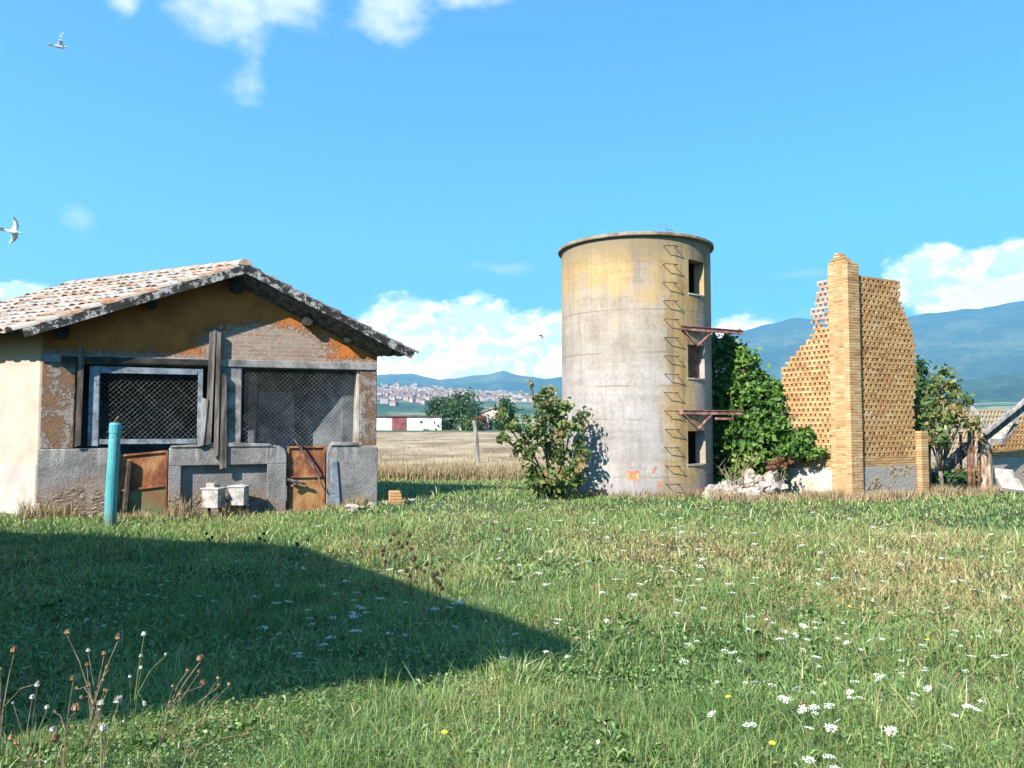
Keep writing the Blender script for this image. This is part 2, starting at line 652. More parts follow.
M_rust = mottled('rusted_sheet', [(0.1, (0.06, 0.022, 0.013)), (0.45, (0.145, 0.045, 0.019)), (0.7, (0.23, 0.083, 0.03)), (0.95, (0.30, 0.16, 0.075))], 2.6, (1, 1, 0.6), fine=18, grain=0.3, bump=0.006, rough=0.75)
M_rust2 = mottled('ochre_rusted_sheet', [(0.1, (0.095, 0.035, 0.016)), (0.5, (0.22, 0.095, 0.034)), (0.9, (0.31, 0.175, 0.07))], 2.6, (1, 1, 0.6), fine=18, grain=0.3, bump=0.006, rough=0.75)
M_greenrust = mottled('green_paint_over_rust', [(0.1, (0.15, 0.06, 0.028)), (0.42, (0.14, 0.095, 0.04)), (0.56, (0.095, 0.115, 0.046)), (0.9, (0.14, 0.165, 0.075))], 2.2, (1, 1, 0.7), fine=18, grain=0.2, bump=0.006, rough=0.7)
M_blackiron = mottled('dark_iron', [(0.2, (0.02, 0.016, 0.014)), (0.8, (0.06, 0.04, 0.03))], 9, rough=0.7)
M_rustiron = mottled('rusty_iron', [(0.1, (0.045, 0.020, 0.013)), (0.5, (0.105, 0.050, 0.028)), (0.9, (0.21, 0.11, 0.062))], 7, rough=0.8)
m, nt = new_mat('chipped_teal_paint')
co = obj_co(nt)
n1_ = nt.noise(nt.vmath('MULTIPLY', co, (1, 1, 0.35)), 5, 6, 0.65)
n2_ = nt.noise(co, 26, 6, 0.75)
c = nt.ramp(n1_, [(0.3, (0.04, 0.20, 0.215)), (0.5, (0.06, 0.28, 0.30)), (0.7, (0.11, 0.36, 0.37))])
chip = nt.ss(nt.math('ADD', nt.math('MULTIPLY', n2_, 0.7), nt.math('MULTIPLY', n1_, 0.4)), 0.61, 0.65)
c = nt.mix(chip, c, nt.ramp(n2_, [(0.5, (0.10, 0.045, 0.025)), (0.75, (0.22, 0.19, 0.16))]))
dirt = nt.ss(nt.math('ADD', nt.sep(co)[2], nt.math('MULTIPLY', n2_, 0.5)), 0.25, 0.65, 0.75, 0)
c = nt.mix(dirt, c, (0.11, 0.105, 0.075))
finish(nt, c, 0.65, nt.math('SUBTRACT', n2_, chip), 0.008, 0.7)
M_teal = m
M_rustbeam = mottled('red_rusted_beam', [(0.1, (0.12, 0.045, 0.035)), (0.5, (0.25, 0.105, 0.085)), (0.9, (0.36, 0.20, 0.17))], 7, rough=0.8)
M_whitebox = mottled('white_enamel', [(0.1, (0.13, 0.10, 0.075)), (0.32, (0.27, 0.255, 0.235)), (0.8, (0.38, 0.37, 0.355))], 4, fine=20, grain=0.3, bump=0.002, rough=0.5)
M_tile = mottled('lichened_roof_tile', [(0.05, (0.06, 0.04, 0.026)), (0.22, (0.24, 0.11, 0.05)), (0.36, (0.25, 0.185, 0.14)), (0.62, (0.29, 0.272, 0.255)), (0.97, (0.10, 0.092, 0.085))], 5, fine=30, grain=0.4, bump=0.012, tone=0.55)
M_tile_dark = mottled('mossy_dark_tile', [(0.1, (0.05, 0.04, 0.035)), (0.5, (0.13, 0.11, 0.095)), (0.9, (0.28, 0.25, 0.22))], 5, fine=30, grain=0.4, bump=0.012, tone=0.4)
M_rake = mottled('lichened_rake_edge', [(0.35, (0.014, 0.013, 0.012)), (0.58, (0.04, 0.037, 0.035)), (0.68, (0.15, 0.142, 0.135)), (0.8, (0.26, 0.248, 0.235))], 7, fine=35, grain=0.6, bump=0.03)
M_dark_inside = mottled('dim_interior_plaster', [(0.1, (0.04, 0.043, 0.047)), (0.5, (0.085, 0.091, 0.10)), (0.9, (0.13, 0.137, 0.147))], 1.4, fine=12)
M_black_inside = mottled('unlit_opening', [(0.1, (0.012, 0.012, 0.012)), (0.9, (0.04, 0.038, 0.036))], 2)  # near-black tone painted in for the unlit depth of openings
M_mortar = mottled('lime_mortar', [(0.1, (0.26, 0.18, 0.11)), (0.9, (0.38, 0.29, 0.19))], 8, fine=40, bump=0.01)
M_brick = mottled('yellow_brick', [(0.05, (0.23, 0.115, 0.048)), (0.35, (0.33, 0.187, 0.082)), (0.65, (0.40, 0.25, 0.118)), (0.95, (0.43, 0.315, 0.18))], 1.6, fine=45, grain=0.3, bump=0.006, tone=0.65)
M_brick_red = mottled('reddish_brick', [(0.05, (0.19, 0.092, 0.04)), (0.4, (0.325, 0.178, 0.072)), (0.8, (0.395, 0.245, 0.11)), (0.97, (0.40, 0.31, 0.19))], 1.6, fine=45, grain=0.3, bump=0.006, tone=0.65)
M_pinkbrick = mottled('pale_broken_brick', [(0.05, (0.25, 0.125, 0.08)), (0.5, (0.36, 0.225, 0.16)), (0.95, (0.43, 0.34, 0.28))], 6, fine=45, grain=0.22, bump=0.006, tone=0.6)
M_stone = mottled('pale_rubble_stone', [(0.05, (0.15, 0.10, 0.075)), (0.4, (0.27, 0.225, 0.19)), (0.9, (0.40, 0.36, 0.325))], 4, fine=18, grain=0.25, bump=0.03, tone=0.4)
M_bark = mottled('bark', [(0.1, (0.05, 0.04, 0.03)), (0.5, (0.13, 0.11, 0.085)), (0.9, (0.24, 0.21, 0.17))], 6, (3, 3, 0.7), fine=30, bump=0.02)
M_white_wall = mottled('white_shed_wall', [(0.1, (0.30, 0.28, 0.26)), (0.45, (0.48, 0.46, 0.44)), (0.9, (0.56, 0.55, 0.53))], 0.2, fine=2)
M_red_paint = mottled('dull_red_paint', [(0.2, (0.11, 0.032, 0.032)), (0.8, (0.18, 0.06, 0.055))], 0.6, fine=4)
M_pink_wall = mottled('pink_wall', [(0.2, (0.46, 0.33, 0.27)), (0.8, (0.62, 0.47, 0.40))], 0.3, fine=3)
M_roof_far = mottled('far_roof_tile', [(0.2, (0.26, 0.15, 0.10)), (0.8, (0.40, 0.26, 0.19))], 0.8, fine=5)
M_roof_grey = mottled('grey_sheet_roof', [(0.2, (0.28, 0.29, 0.29)), (0.8, (0.46, 0.47, 0.47))], 0.5, fine=5)
M_town = mottled('town_plaster', [(0.05, (0.18, 0.10, 0.08)), (0.4, (0.30, 0.215, 0.185)), (0.9, (0.44, 0.37, 0.335))], 0.01, fine=0.2, tone=0.8)

LEAF_STOPS = [(0.0, (0.020, 0.045, 0.012)), (0.35, (0.055, 0.105, 0.025)), (0.7, (0.115, 0.16, 0.045)), (0.93, (0.19, 0.20, 0.075)), (1.0, (0.26, 0.18, 0.07))]
M_leaf_bright = foliage('bright_green_leaves', [(0.0, (0.012, 0.035, 0.006)), (0.4, (0.050, 0.115, 0.016)), (0.75, (0.105, 0.19, 0.030)), (1.0, (0.18, 0.23, 0.055))], 0.18)
M_leaf_dark = foliage('dark_green_leaves', [(0.0, (0.010, 0.03, 0.010)), (0.5, (0.030, 0.074, 0.020)), (1.0, (0.075, 0.13, 0.035))])
M_leaf_olive = foliage('olive_green_leaves', LEAF_STOPS)
M_leaf_brown = foliage('withered_brown_leaves', [(0.0, (0.10, 0.035, 0.02)), (1.0, (0.22, 0.09, 0.05))])
M_grass = foliage('meadow_grass', [(0.0, (0.038, 0.080, 0.022)), (0.22, (0.108, 0.200, 0.058)), (0.45, (0.205, 0.290, 0.090)), (0.62, (0.33, 0.315, 0.13)), (0.8, (0.43, 0.36, 0.19)), (0.9, (0.27, 0.175, 0.08)), (1.0, (0.17, 0.095, 0.042))], 0.3, 0.42, 0.5)
M_straw = foliage('dry_straw', [(0.0, (0.15, 0.10, 0.055)), (0.5, (0.29, 0.21, 0.12)), (1.0, (0.40, 0.32, 0.205))], 0.25, 0.7)
M_petal = mottled('white_petals', [(0.1, (0.42, 0.44, 0.36)), (0.6, (0.60, 0.60, 0.56))], 60, fine=200, bump=0.001, rough=0.7)
M_yellow = mottled('yellow_petals', [(0.2, (0.70, 0.45, 0.02)), (0.8, (0.80, 0.60, 0.05))], 40, rough=0.7)
M_stem = mottled('green_stem', [(0.2, (0.06, 0.10, 0.03)), (0.8, (0.14, 0.18, 0.06))], 20)
M_drystem = mottled('dry_stem', [(0.2, (0.11, 0.08, 0.045)), (0.8, (0.25, 0.20, 0.12))], 20)
M_seed = mottled('brown_seed_head', [(0.2, (0.12, 0.065, 0.03)), (0.8, (0.34, 0.21, 0.11))], 40, fine=120, grain=0.4, bump=0.004)

# gable: orange wash with a worn patch of bare brick
m, nt = new_mat('worn_orange_gable')
co = obj_co(nt)
x, y, z = nt.sep(co)
br = nt.n('TexBrick', {'offset': 0.5}, Scale=1.0, Mortar_Size=0.008, Brick_Width=0.26, Row_Height=0.075)
br.inputs['Color1'].default_value = (0.22, 0.11, 0.07, 1)
br.inputs['Color2'].default_value = (0.27, 0.19, 0.15, 1)
br.inputs['Mortar'].default_value = (0.30, 0.25, 0.205, 1)
nt.t.links.new(nt.comb(x, z, 0.0), br.inputs['Vector'])
n1_ = nt.noise(co, 2.2, 7, 0.65, 0.4)
n2_ = nt.noise(co, 14, 6, 0.7)
orange = nt.ramp(n1_, [(0.25, (0.20, 0.056, 0.012)), (0.5, (0.35, 0.105, 0.018)), (0.7, (0.42, 0.145, 0.030))])
grey = nt.ramp(nt.math('ADD', nt.math('MULTIPLY', n1_, 0.5), nt.math('MULTIPLY', n2_, 0.5)), [(0.35, (0.10, 0.08, 0.066)), (0.55, (0.22, 0.18, 0.15)), (0.7, (0.32, 0.27, 0.23))])
gx = nt.math('DIVIDE', nt.math('SUBTRACT', x, 3.75), 1.25)
gzz = nt.math('DIVIDE', nt.math('SUBTRACT', z, 3.0), 0.50)
rad = nt.vmath('LENGTH', nt.comb(gx, 0.0, gzz))
patch = nt.ss(nt.math('ADD', rad, nt.math('MULTIPLY', nt.math('SUBTRACT', n2_, 0.5), 1.6)), 0.85, 1.10, 1, 0)
base_band = nt.ss(nt.math('ADD', z, nt.math('MULTIPLY', nt.math('SUBTRACT', n2_, 0.5), 0.4)), 2.80, 2.92, 1, 0)
worn = nt.math('MAXIMUM', patch, base_band)
bare = nt.mix(nt.ss(n2_, 0.42, 0.58), br.outputs['Color'], grey)
finish(nt, nt.mix(worn, orange, bare), 0.92, nt.math('ADD', nt.math('MULTIPLY', n2_, 0.6), nt.math('MULTIPLY', nt.math('SUBTRACT', 1.0, worn), 0.6)), 0.03, 0.8)
M_gable = m

# plinth: cement render fallen away at the foot to show rough stone and brick
m, nt = new_mat('broken_render_plinth')
co = obj_co(nt)
x, y, z = nt.sep(co)
n1_ = nt.noise(co, 2.0, 7, 0.65, 0.3)
n2_ = nt.noise(co, 26, 5, 0.7)
warp = nt.n('TexNoise', Scale=5.0, Detail=3)
nt.t.links.new(co, warp.inputs['Vector'])
wco = nt.vmath('ADD', nt.vmath('MULTIPLY', co, (0.7, 1, 1.5)), nt.vmath('MULTIPLY', warp.outputs['Color'], (0.22, 0.22, 0.22)))
vo = nt.n('TexVoronoi', {'feature': 'DISTANCE_TO_EDGE'}, Scale=8.0)
nt.t.links.new(wco, vo.inputs['Vector'])
vc = nt.n('TexVoronoi', {'feature': 'F1'}, Scale=8.0)
nt.t.links.new(wco, vc.inputs['Vector'])
ff = nt.math('ADD', nt.math('MULTIPLY', n1_, 0.6), nt.math('MULTIPLY', n2_, 0.4))
cem = nt.ramp(ff, [(0.3, (0.06, 0.057, 0.058)), (0.45, (0.135, 0.128, 0.126)), (0.6, (0.225, 0.21, 0.20)), (0.75, (0.20, 0.155, 0.12))])
stn = nt.mix(nt.sep(vc.outputs['Color'])[0], (0.14, 0.085, 0.06), (0.27, 0.225, 0.18))
stn = nt.mix(nt.ss(vo.outputs['Distance'], 0.0, 0.12), (0.09, 0.062, 0.045), stn)
stn = nt.mix(nt.math('MULTIPLY', n2_, 0.6), stn, (0.17, 0.12, 0.085))
low_ = nt.math('ADD', nt.math('ADD', z, nt.math('MULTIPLY', nt.math('ABSOLUTE', nt.math('SUBTRACT', x, 0.9)), 0.16)), nt.math('MULTIPLY', nt.math('SUBTRACT', n1_, 0.5), 1.7))
muddy = nt.ss(nt.math('ADD', low_, nt.math('MULTIPLY', n2_, 0.2)), 0.45, 0.85, 0.75, 0)
cem = nt.mix(muddy, cem, nt.ramp(n2_, [(0.3, (0.13, 0.08, 0.05)), (0.7, (0.27, 0.18, 0.125))]))
brk = nt.ss(low_, 0.36, 0.46, 1, 0)
drip = nt.math('MULTIPLY', nt.ss(nt.noise(nt.vmath('MULTIPLY', co, (9, 1, 0.5)), 1.0, 3, 0.6), 0.5, 0.62), nt.ss(z, 0.75, 1.05))
cem = nt.mix(nt.math('MULTIPLY', drip, 0.5), cem, (0.36, 0.34, 0.325))
finish(nt, nt.mix(brk, cem, stn), 0.93, nt.math('ADD', nt.math('MULTIPLY', n2_, 0.5), nt.math('MULTIPLY', vo.outputs['Distance'], nt.math('MULTIPLY', brk, 1.5))), 0.05, 0.9)
M_plinth = m

# piers: plaster eroded to brown brick and mud
m, nt = new_mat('eroded_pier_plaster')
co = obj_co(nt)
n1_ = nt.noise(co, 3.2, 7, 0.65, 0.5)
n2_ = nt.noise(co, 30, 5, 0.7)
ero = nt.ss(nt.math('ADD', nt.math('MULTIPLY', n1_, 0.7), nt.math('MULTIPLY', n2_, 0.3)), 0.45, 0.53)
pl = nt.ramp(n2_, [(0.3, (0.13, 0.11, 0.095)), (0.6, (0.23, 0.20, 0.175))])
mud = nt.ramp(n2_, [(0.3, (0.085, 0.042, 0.022)), (0.7, (0.22, 0.12, 0.06))])
finish(nt, nt.mix(ero, mud, pl), 0.95, nt.math('ADD', nt.math('MULTIPLY', n2_, 0.4), nt.math('MULTIPLY', ero, 0.6)), 0.04, 0.8)
M_pier = m

# left side wall: cream, paler band along the foot
m, nt = new_mat('cream_side_wall')
co = obj_co(nt)
x, y, z = nt.sep(co)
n1_ = nt.noise(co, 1.4, 7, 0.62, 0.3)
n2_ = nt.noise(co, 24, 5, 0.7)
f = nt.math('ADD', nt.math('MULTIPLY', n1_, 0.7), nt.math('MULTIPLY', n2_, 0.3))
up = nt.ramp(f, [(0.3, (0.28, 0.205, 0.155)), (0.5, (0.35, 0.285, 0.23)), (0.7, (0.385, 0.335, 0.285))])
lo = nt.ramp(f, [(0.3, (0.23, 0.195, 0.17)), (0.5, (0.32, 0.285, 0.262)), (0.7, (0.37, 0.345, 0.33))])
top = nt.ss(nt.math('ADD', z, nt.math('MULTIPLY', nt.math('SUBTRACT', n1_, 0.5), 0.4)), 2.55, 2.85, 0, 0.8)
c = nt.mix(nt.ss(nt.math('ADD', z, nt.math('MULTIPLY', nt.math('SUBTRACT', n2_, 0.5), 0.06)), 0.84, 0.86), lo, up)
c = nt.mix(top, c, (0.46, 0.22, 0.08))
finish(nt, c, 0.92, f, 0.015, 0.7)
M_side = m

# silo concrete
m, nt = new_mat('silo_concrete')
co = obj_co(nt)
x, y, z = nt.sep(co)
ang = nt.math('ARCTAN2', x, nt.math('MULTIPLY', y, -1.0))          # 0 = facing the meadow, + = to the right
cyl = nt.comb(nt.math('MULTIPLY', ang, 1.78), z, 0.0)
n1_ = nt.noise(cyl, 1.1, 7, 0.62, 0.4)
n2_ = nt.noise(cyl, 12, 6, 0.7)
n3_ = nt.noise(nt.vmath('MULTIPLY', cyl, (3.0, 0.35, 1)), 1.4, 5, 0.6)
n4_ = nt.noise(nt.vmath('MULTIPLY', cyl, (0.5, 7, 1)), 1.0, 4, 0.6)
f = nt.math('ADD', nt.math('ADD', nt.math('MULTIPLY', n1_, 0.5), nt.math('MULTIPLY', n2_, 0.35)), nt.math('MULTIPLY', n4_, 0.15))
grey = nt.ramp(f, [(0.33, (0.15, 0.136, 0.124)), (0.46, (0.235, 0.218, 0.209)), (0.58, (0.305, 0.288, 0.285))])
och = nt.ramp(f, [(0.34, (0.16, 0.10, 0.045)), (0.46, (0.285, 0.18, 0.062)), (0.58, (0.34, 0.245, 0.11))])
hi = nt.ss(nt.math('ADD', z, nt.math('MULTIPLY', nt.math('ADD', nt.math('SUBTRACT', n1_, 0.5), nt.math('MULTIPLY', nt.math('SUBTRACT', n2_, 0.5), 0.5)), 5.0)), 3.9, 4.7, 0, 0.9)
warm = nt.ss(z, 1.5, 4.6, 0.05, 0.38)
d_ = nt.math('ABSOLUTE', nt.math('SUBTRACT', ang, 0.50))
st = nt.ss(nt.math('ADD', d_, nt.math('MULTIPLY', nt.math('ADD', nt.math('SUBTRACT', n1_, 0.5), nt.math('MULTIPLY', nt.math('SUBTRACT', n2_, 0.5), 0.6)), 1.1)), 0.05, 0.50, 0.95, 0)
lift = nt.n('TexWhiteNoise', {'noise_dimensions': '1D'})
nt.t.links.new(nt.math('FLOOR', nt.math('DIVIDE', nt.math('ADD', z, nt.math('MULTIPLY', nt.math('SUBTRACT', n1_, 0.5), 0.05)), 0.72)), lift.inputs['W'])
c = nt.mix(nt.math('MAXIMUM', nt.math('MAXIMUM', hi, st), warm), grey, och)
c = nt.mix(1.0, c, nt.ramp(lift.outputs[0], [(0.0, (0.92, 0.91, 0.90)), (1.0, (1.06, 1.05, 1.05))]), 'MULTIPLY')
n5_ = nt.noise(nt.vmath('MULTIPLY', cyl, (7.0, 0.22, 1)), 1.6, 5, 0.65)
c = nt.mix(nt.ss(n5_, 0.54, 0.68, 0, 0.32), c, (0.15, 0.118, 0.088))
pits = nt.ss(nt.noise(cyl, 30, 3, 0.6), 0.62, 0.70, 0, 0.4)
c = nt.mix(pits, c, (0.12, 0.10, 0.085))
dark = nt.math('MULTIPLY', nt.ss(n3_, 0.47, 0.64), nt.ss(nt.math('ABSOLUTE', nt.math('SUBTRACT', ang, 0.5)), 0.12, 0.45, 0.85, 0.22))
c = nt.mix(dark, c, (0.13, 0.10, 0.075))
rimst = nt.math('MULTIPLY', nt.ss(nt.math('ADD', z, nt.math('MULTIPLY', n3_, 0.8)), 5.3, 5.95), 0.75)
c = nt.mix(rimst, c, (0.15, 0.12, 0.085))
for zz, thr in ((4.03, 0.5), (3.1, 0.48), (2.38, 0.52), (1.65, 0.50), (0.42, 0.46)):
    ln = nt.ss(nt.math('ABSOLUTE', nt.math('ADD', nt.math('SUBTRACT', z, zz), nt.math('MULTIPLY', nt.math('SUBTRACT', n1_, 0.5), 0.06))), 0.006, 0.022, 1, 0)
    ln = nt.math('MULTIPLY', ln, nt.ss(nt.noise(nt.vmath('ADD', cyl, (zz * 3, 0, 0)), 0.9, 2, 0.5), thr - 0.06, thr + 0.05))
    c = nt.mix(nt.math('MULTIPLY', ln, 0.6), c, (0.14, 0.10, 0.07))
foot = nt.math('MULTIPLY', nt.ss(nt.math('ADD', z, nt.math('MULTIPLY', n2_, 0.5)), 0.3, 0.75, 1, 0), 0.5)
c = nt.mix(foot, c, (0.19, 0.175, 0.175))
finish(nt, c, 0.92, nt.math('ADD', nt.math('MULTIPLY', n2_, 0.5), nt.math('MULTIPLY', n4_, 0.5)), 0.012, 0.6)
M_silo = m
M_rim = mottled('silo_rim_concrete', [(0.1, (0.08, 0.063, 0.043)), (0.5, (0.17, 0.136, 0.094)), (0.9, (0.26, 0.22, 0.165))], 3, fine=30, grain=0.35, bump=0.02)

# washed plinths of the brick ruin
m, nt = new_mat('flaking_wash_over_brick')
co = obj_co(nt)
x, y, z = nt.sep(co)
br = nt.n('TexBrick', {'offset': 0.5}, Scale=1.0, Mortar_Size=0.008, Brick_Width=0.25, Row_Height=0.072)
br.inputs['Color1'].default_value = (0.46, 0.25, 0.11, 1)
br.inputs['Color2'].default_value = (0.56, 0.36, 0.18, 1)
br.inputs['Mortar'].default_value = (0.36, 0.29, 0.22, 1)
nt.t.links.new(nt.comb(nt.math('ADD', x, y), z, 0.0), br.inputs['Vector'])
n1_ = nt.noise(co, 2.6, 7, 0.65, 0.4)
n2_ = nt.noise(co, 24, 5, 0.7)
wash = nt.ramp(n2_, [(0.3, (0.33, 0.285, 0.25)), (0.65, (0.46, 0.425, 0.395))])
finish(nt, nt.mix(nt.ss(n1_, 0.36, 0.46), br.outputs['Color'], wash), 0.92, n2_, 0.02, 0.8)
M_wash = m
m, nt = new_mat('grey_render_over_stone')
co = obj_co(nt)
n1_ = nt.noise(co, 2.4, 7, 0.65, 0.4)
n2_ = nt.noise(co, 20, 5, 0.7)
vo = nt.n('TexVoronoi', {'feature': 'DISTANCE_TO_EDGE'}, Scale=7)
warp = nt.n('TexNoise', Scale=6.0, Detail=3)
nt.t.links.new(co, warp.inputs['Vector'])
nt.t.links.new(nt.vmath('ADD', nt.vmath('MULTIPLY', co, (0.7, 1, 1.5)), nt.vmath('MULTIPLY', warp.outputs['Color'], (0.3, 0.3, 0.3))), vo.inputs['Vector'])
stn = nt.mix(nt.ss(vo.outputs['Distance'], 0.0, 0.14), (0.06, 0.045, 0.035), (0.36, 0.27, 0.19))
cem = nt.ramp(n2_, [(0.3, (0.20, 0.175, 0.155)), (0.65, (0.31, 0.275, 0.24))])
finish(nt, nt.mix(nt.ss(n1_, 0.53, 0.57), cem, stn), 0.92, n2_, 0.03, 0.8)
M_greyplinth = m


# ------------------------------------------------------------------ the brick-and-plaster stable house
HF = Frame(-8.2, 13.4, 0.933, 0.359)
e_w = Vector((-0.899, 0.438, 0)).normalized()
E = Vector((e_w.x * HF.t[0] + e_w.y * HF.t[1], e_w.x * HF.n[0] + e_w.y * HF.n[1], 0))       # direction of the ridge in the house frame
LEN = 5.4
house = thing('stable_building', 'low abandoned stable with tiled gable roof, orange gable and cream side wall', 'stable building', (HF.o[0], HF.o[1], 0), HF.ang)
OV = 0.50
L0, R0_, Q0 = HF.hit(22, 330, -OV), HF.hit(245, 266, -OV), HF.hit(413, 353, -OV)
kl = (R0_[1] - L0[1]) / (R0_[0] - L0[0])
kr = (Q0[1] - R0_[1]) / (Q0[0] - R0_[0])
TH_D = 0.13


SHIFT = -E.x * OV / E.y                                   # the skewed ridge crosses the front wall this far left of its end
RW = R0_[0] - SHIFT


def roof_z(s):
    s = s + SHIFT
    return (L0[1] + kl * (s - L0[0]) if s < R0_[0] else R0_[1] + kr * (s - R0_[0])) - TH_D


W = 5.87
LZ, PZ = 2.64, 1.13                                      # underside of the lintel, top of the low wall
g = MB()
g.prism([(0, 2.78), (W, 2.78), (W, roof_z(W)), (RW, roof_z(RW)), (0, roof_z(0))], 0, 0.3)
g.build('gable_wall', M_gable, house)
g = MB()
g.prism([(0.0, LZ), (W, LZ), (W, 2.78), (0.0, 2.78)], -0.03, 0.3)
g.build('lintel', M_cement, house, bev=0.012)
for x0, x1, mt in ((0, 0.52, M_pier), (2.86, 3.30, M_cement_rough), (5.53, W, M_pier)):
    g = MB()
    g.prism([(x0, PZ), (x1, PZ), (x1, LZ), (x0, LZ)], 0.0, 0.32)
    g.build('pier', mt, house, bev=0.02)
# pale plaster strip on the reveal side of the right-hand pier
g = MB()
g.prism([(5.44, PZ), (5.527, PZ), (5.527, LZ), (5.47, LZ)], 0.03, 0.30)
g.build('reveal', M_whitewash, house, bev=0.01)
# low wall with two gate gaps and a sunk panel
g = MB()
g.prism([(-0.02, -0.35), (1.20, -0.35), (1.20, PZ), (-0.02, PZ)], -0.05, 0.34)
g.build('low_wall', M_plinth, house, bev=0.02)
g = MB()
arc = lambda cx, cz, r, a0, a1: [(cx + r * math.cos(R(a)), cz + r * math.sin(R(a))) for a in np.linspace(a0, a1, 5)]
top_mid = [(4.13, -0.35)] + arc(3.93, PZ - 0.18, 0.20, 0, 90) + [(2.06, PZ)]
g.prism([(2.06, -0.35)] + top_mid, 0.08, 0.34)
g.prism([(2.06, -0.35), (2.27, -0.35), (2.27, 0.80), (2.06, 0.80)], -0.05, 0.08)
g.prism([(3.78, -0.35), (4.13, -0.35), (4.13, 0.80), (3.78, 0.80)], -0.05, 0.08)
g.prism([(2.06, 0.80), (4.13, 0.80)] + arc(3.93, PZ - 0.18, 0.20, 0, 90) + [(2.06, PZ)], -0.05, 0.08)
g.build('low_wall', M_plinth, house, bev=0.012)
g = MB()
g.prism([(4.89, -0.35), (W + 0.02, -0.35), (W + 0.02, PZ - 0.03), (5.35, PZ)] + arc(5.12, PZ - 0.15, 0.23, 90, 180) + [(4.89, 0.95)], -0.05, 0.34)
g.build('low_wall', M_plinth, house, bev=0.02)
# coping lumps
g = MB()
g.prism([(4.95, PZ + 0.004), (5.5, PZ + 0.004), (5.5, PZ + 0.06), (5.02, PZ + 0.08)], -0.08, 0.36)
g.prism([(2.08, PZ + 0.004), (3.9, PZ + 0.004), (3.82, PZ + 0.05), (3.2, PZ + 0.085), (2.08, PZ + 0.03)], -0.075, 0.36)
g.build('coping', M_cement_rough, house, bev=0.02)


def skew(x, d, z):
    return (x + E.x * d, E.y * d, z)


def skew_wall(mb, x, d0, d1, z0, z1a, th, tone=0.5):
    """a wall running along the ridge direction, thickness th towards +x"""
    vs = [skew(x, d0, z0), skew(x + th, d0, z0), skew(x + th, d1, z0), skew(x, d1, z0),
          skew(x, d0, z1a), skew(x + th, d0, z1a), skew(x + th, d1, z1a), skew(x, d1, z1a)]
    mb.add(vs, [(0, 3, 2, 1), (4, 5, 6, 7), (0, 1, 5, 4), (1, 2, 6, 5), (2, 3, 7, 6), (3, 0, 4, 7)], tone)


g = MB()
skew_wall(g, -0.012, 0.03, LEN - 0.3, 0.86, roof_z(0) - 0.01, 0.3)
skew_wall(g, -0.05, 0.0, LEN - 0.3, -0.3, 0.86, 0.34)
g.build('side_wall', M_side, house)
g = MB()
skew_wall(g, W - 0.3, 0.47, LEN - 0.3, -0.3, roof_z(W) - 0.02, 0.3)
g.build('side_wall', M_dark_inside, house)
g = MB()
dB = LEN - 0.3
ox, oy = E.x * dB, E.y * dB
g.prism([(0 + ox, -0.3), (W + ox, -0.3), (W + ox, roof_z(W) - 0.02), (RW + ox, roof_z(RW) - 0.02), (ox, roof_z(0) - 0.02)], oy, oy + 0.25)
g.build('rear_wall', M_stucco_cream, house)
# partition inside with near-black sheets standing in for unlit openings
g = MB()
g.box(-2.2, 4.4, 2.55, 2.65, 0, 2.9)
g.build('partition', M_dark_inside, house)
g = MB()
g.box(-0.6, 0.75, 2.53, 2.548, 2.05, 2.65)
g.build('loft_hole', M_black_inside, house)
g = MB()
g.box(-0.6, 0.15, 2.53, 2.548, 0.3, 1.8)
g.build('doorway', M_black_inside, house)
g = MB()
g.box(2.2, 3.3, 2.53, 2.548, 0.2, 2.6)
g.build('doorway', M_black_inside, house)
g = MB()
g.box(3.45, 3.60, 0.75, 0.80, 0.3, 2.75)
g.box(3.66, 4.35, 0.9, 0.94, 0.3, 2.2)
g.box(4.5, 5.2, 1.2, 1.24, 0.3, 2.4)
g.build('inner_boards', M_dark_inside, house)
# ceiling of the inside, keeps it dim
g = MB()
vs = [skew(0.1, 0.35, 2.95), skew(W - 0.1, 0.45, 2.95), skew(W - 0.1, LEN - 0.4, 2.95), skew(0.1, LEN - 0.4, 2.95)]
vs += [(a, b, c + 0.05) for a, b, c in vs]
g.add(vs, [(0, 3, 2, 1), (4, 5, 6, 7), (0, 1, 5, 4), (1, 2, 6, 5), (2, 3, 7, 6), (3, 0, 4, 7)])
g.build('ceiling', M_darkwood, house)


# roof: deck, lichened tiles
def slope_pt(P0, P1, u, v, h):
    """P0 lower end, P1 upper end of the rake at y=-0.35; u metres along the ridge, v 0..1 up the rake"""
    dx, dz = P1[0] - P0[0], P1[1] - P0[1]
    l = math.hypot(dx, dz)
    nx, nz = (-dz / l, dx / l) if dx > 0 else (dz / l, -dx / l)
    if nz < 0:
        nx, nz = -nx, -nz
    return (P0[0] + dx * v + E.x * u + nx * h, -OV + E.y * u, P0[1] + dz * v + nz * h)


def deck(P0, P1):
    mb = MB()
    vs = [slope_pt(P0, P1, u, v, h) for h in (-0.11, -0.02) for (u, v) in ((0, 0.035), (0, 1), (LEN - 0.2, 1), (LEN - 0.2, 0.035))]
    fs = [(0, 1, 2, 3), (7, 6, 5, 4), (0, 4, 5, 1), (1, 5, 6, 2), (2, 6, 7, 3), (3, 7, 4, 0)]
    mb.add(vs, fs)
    return mb


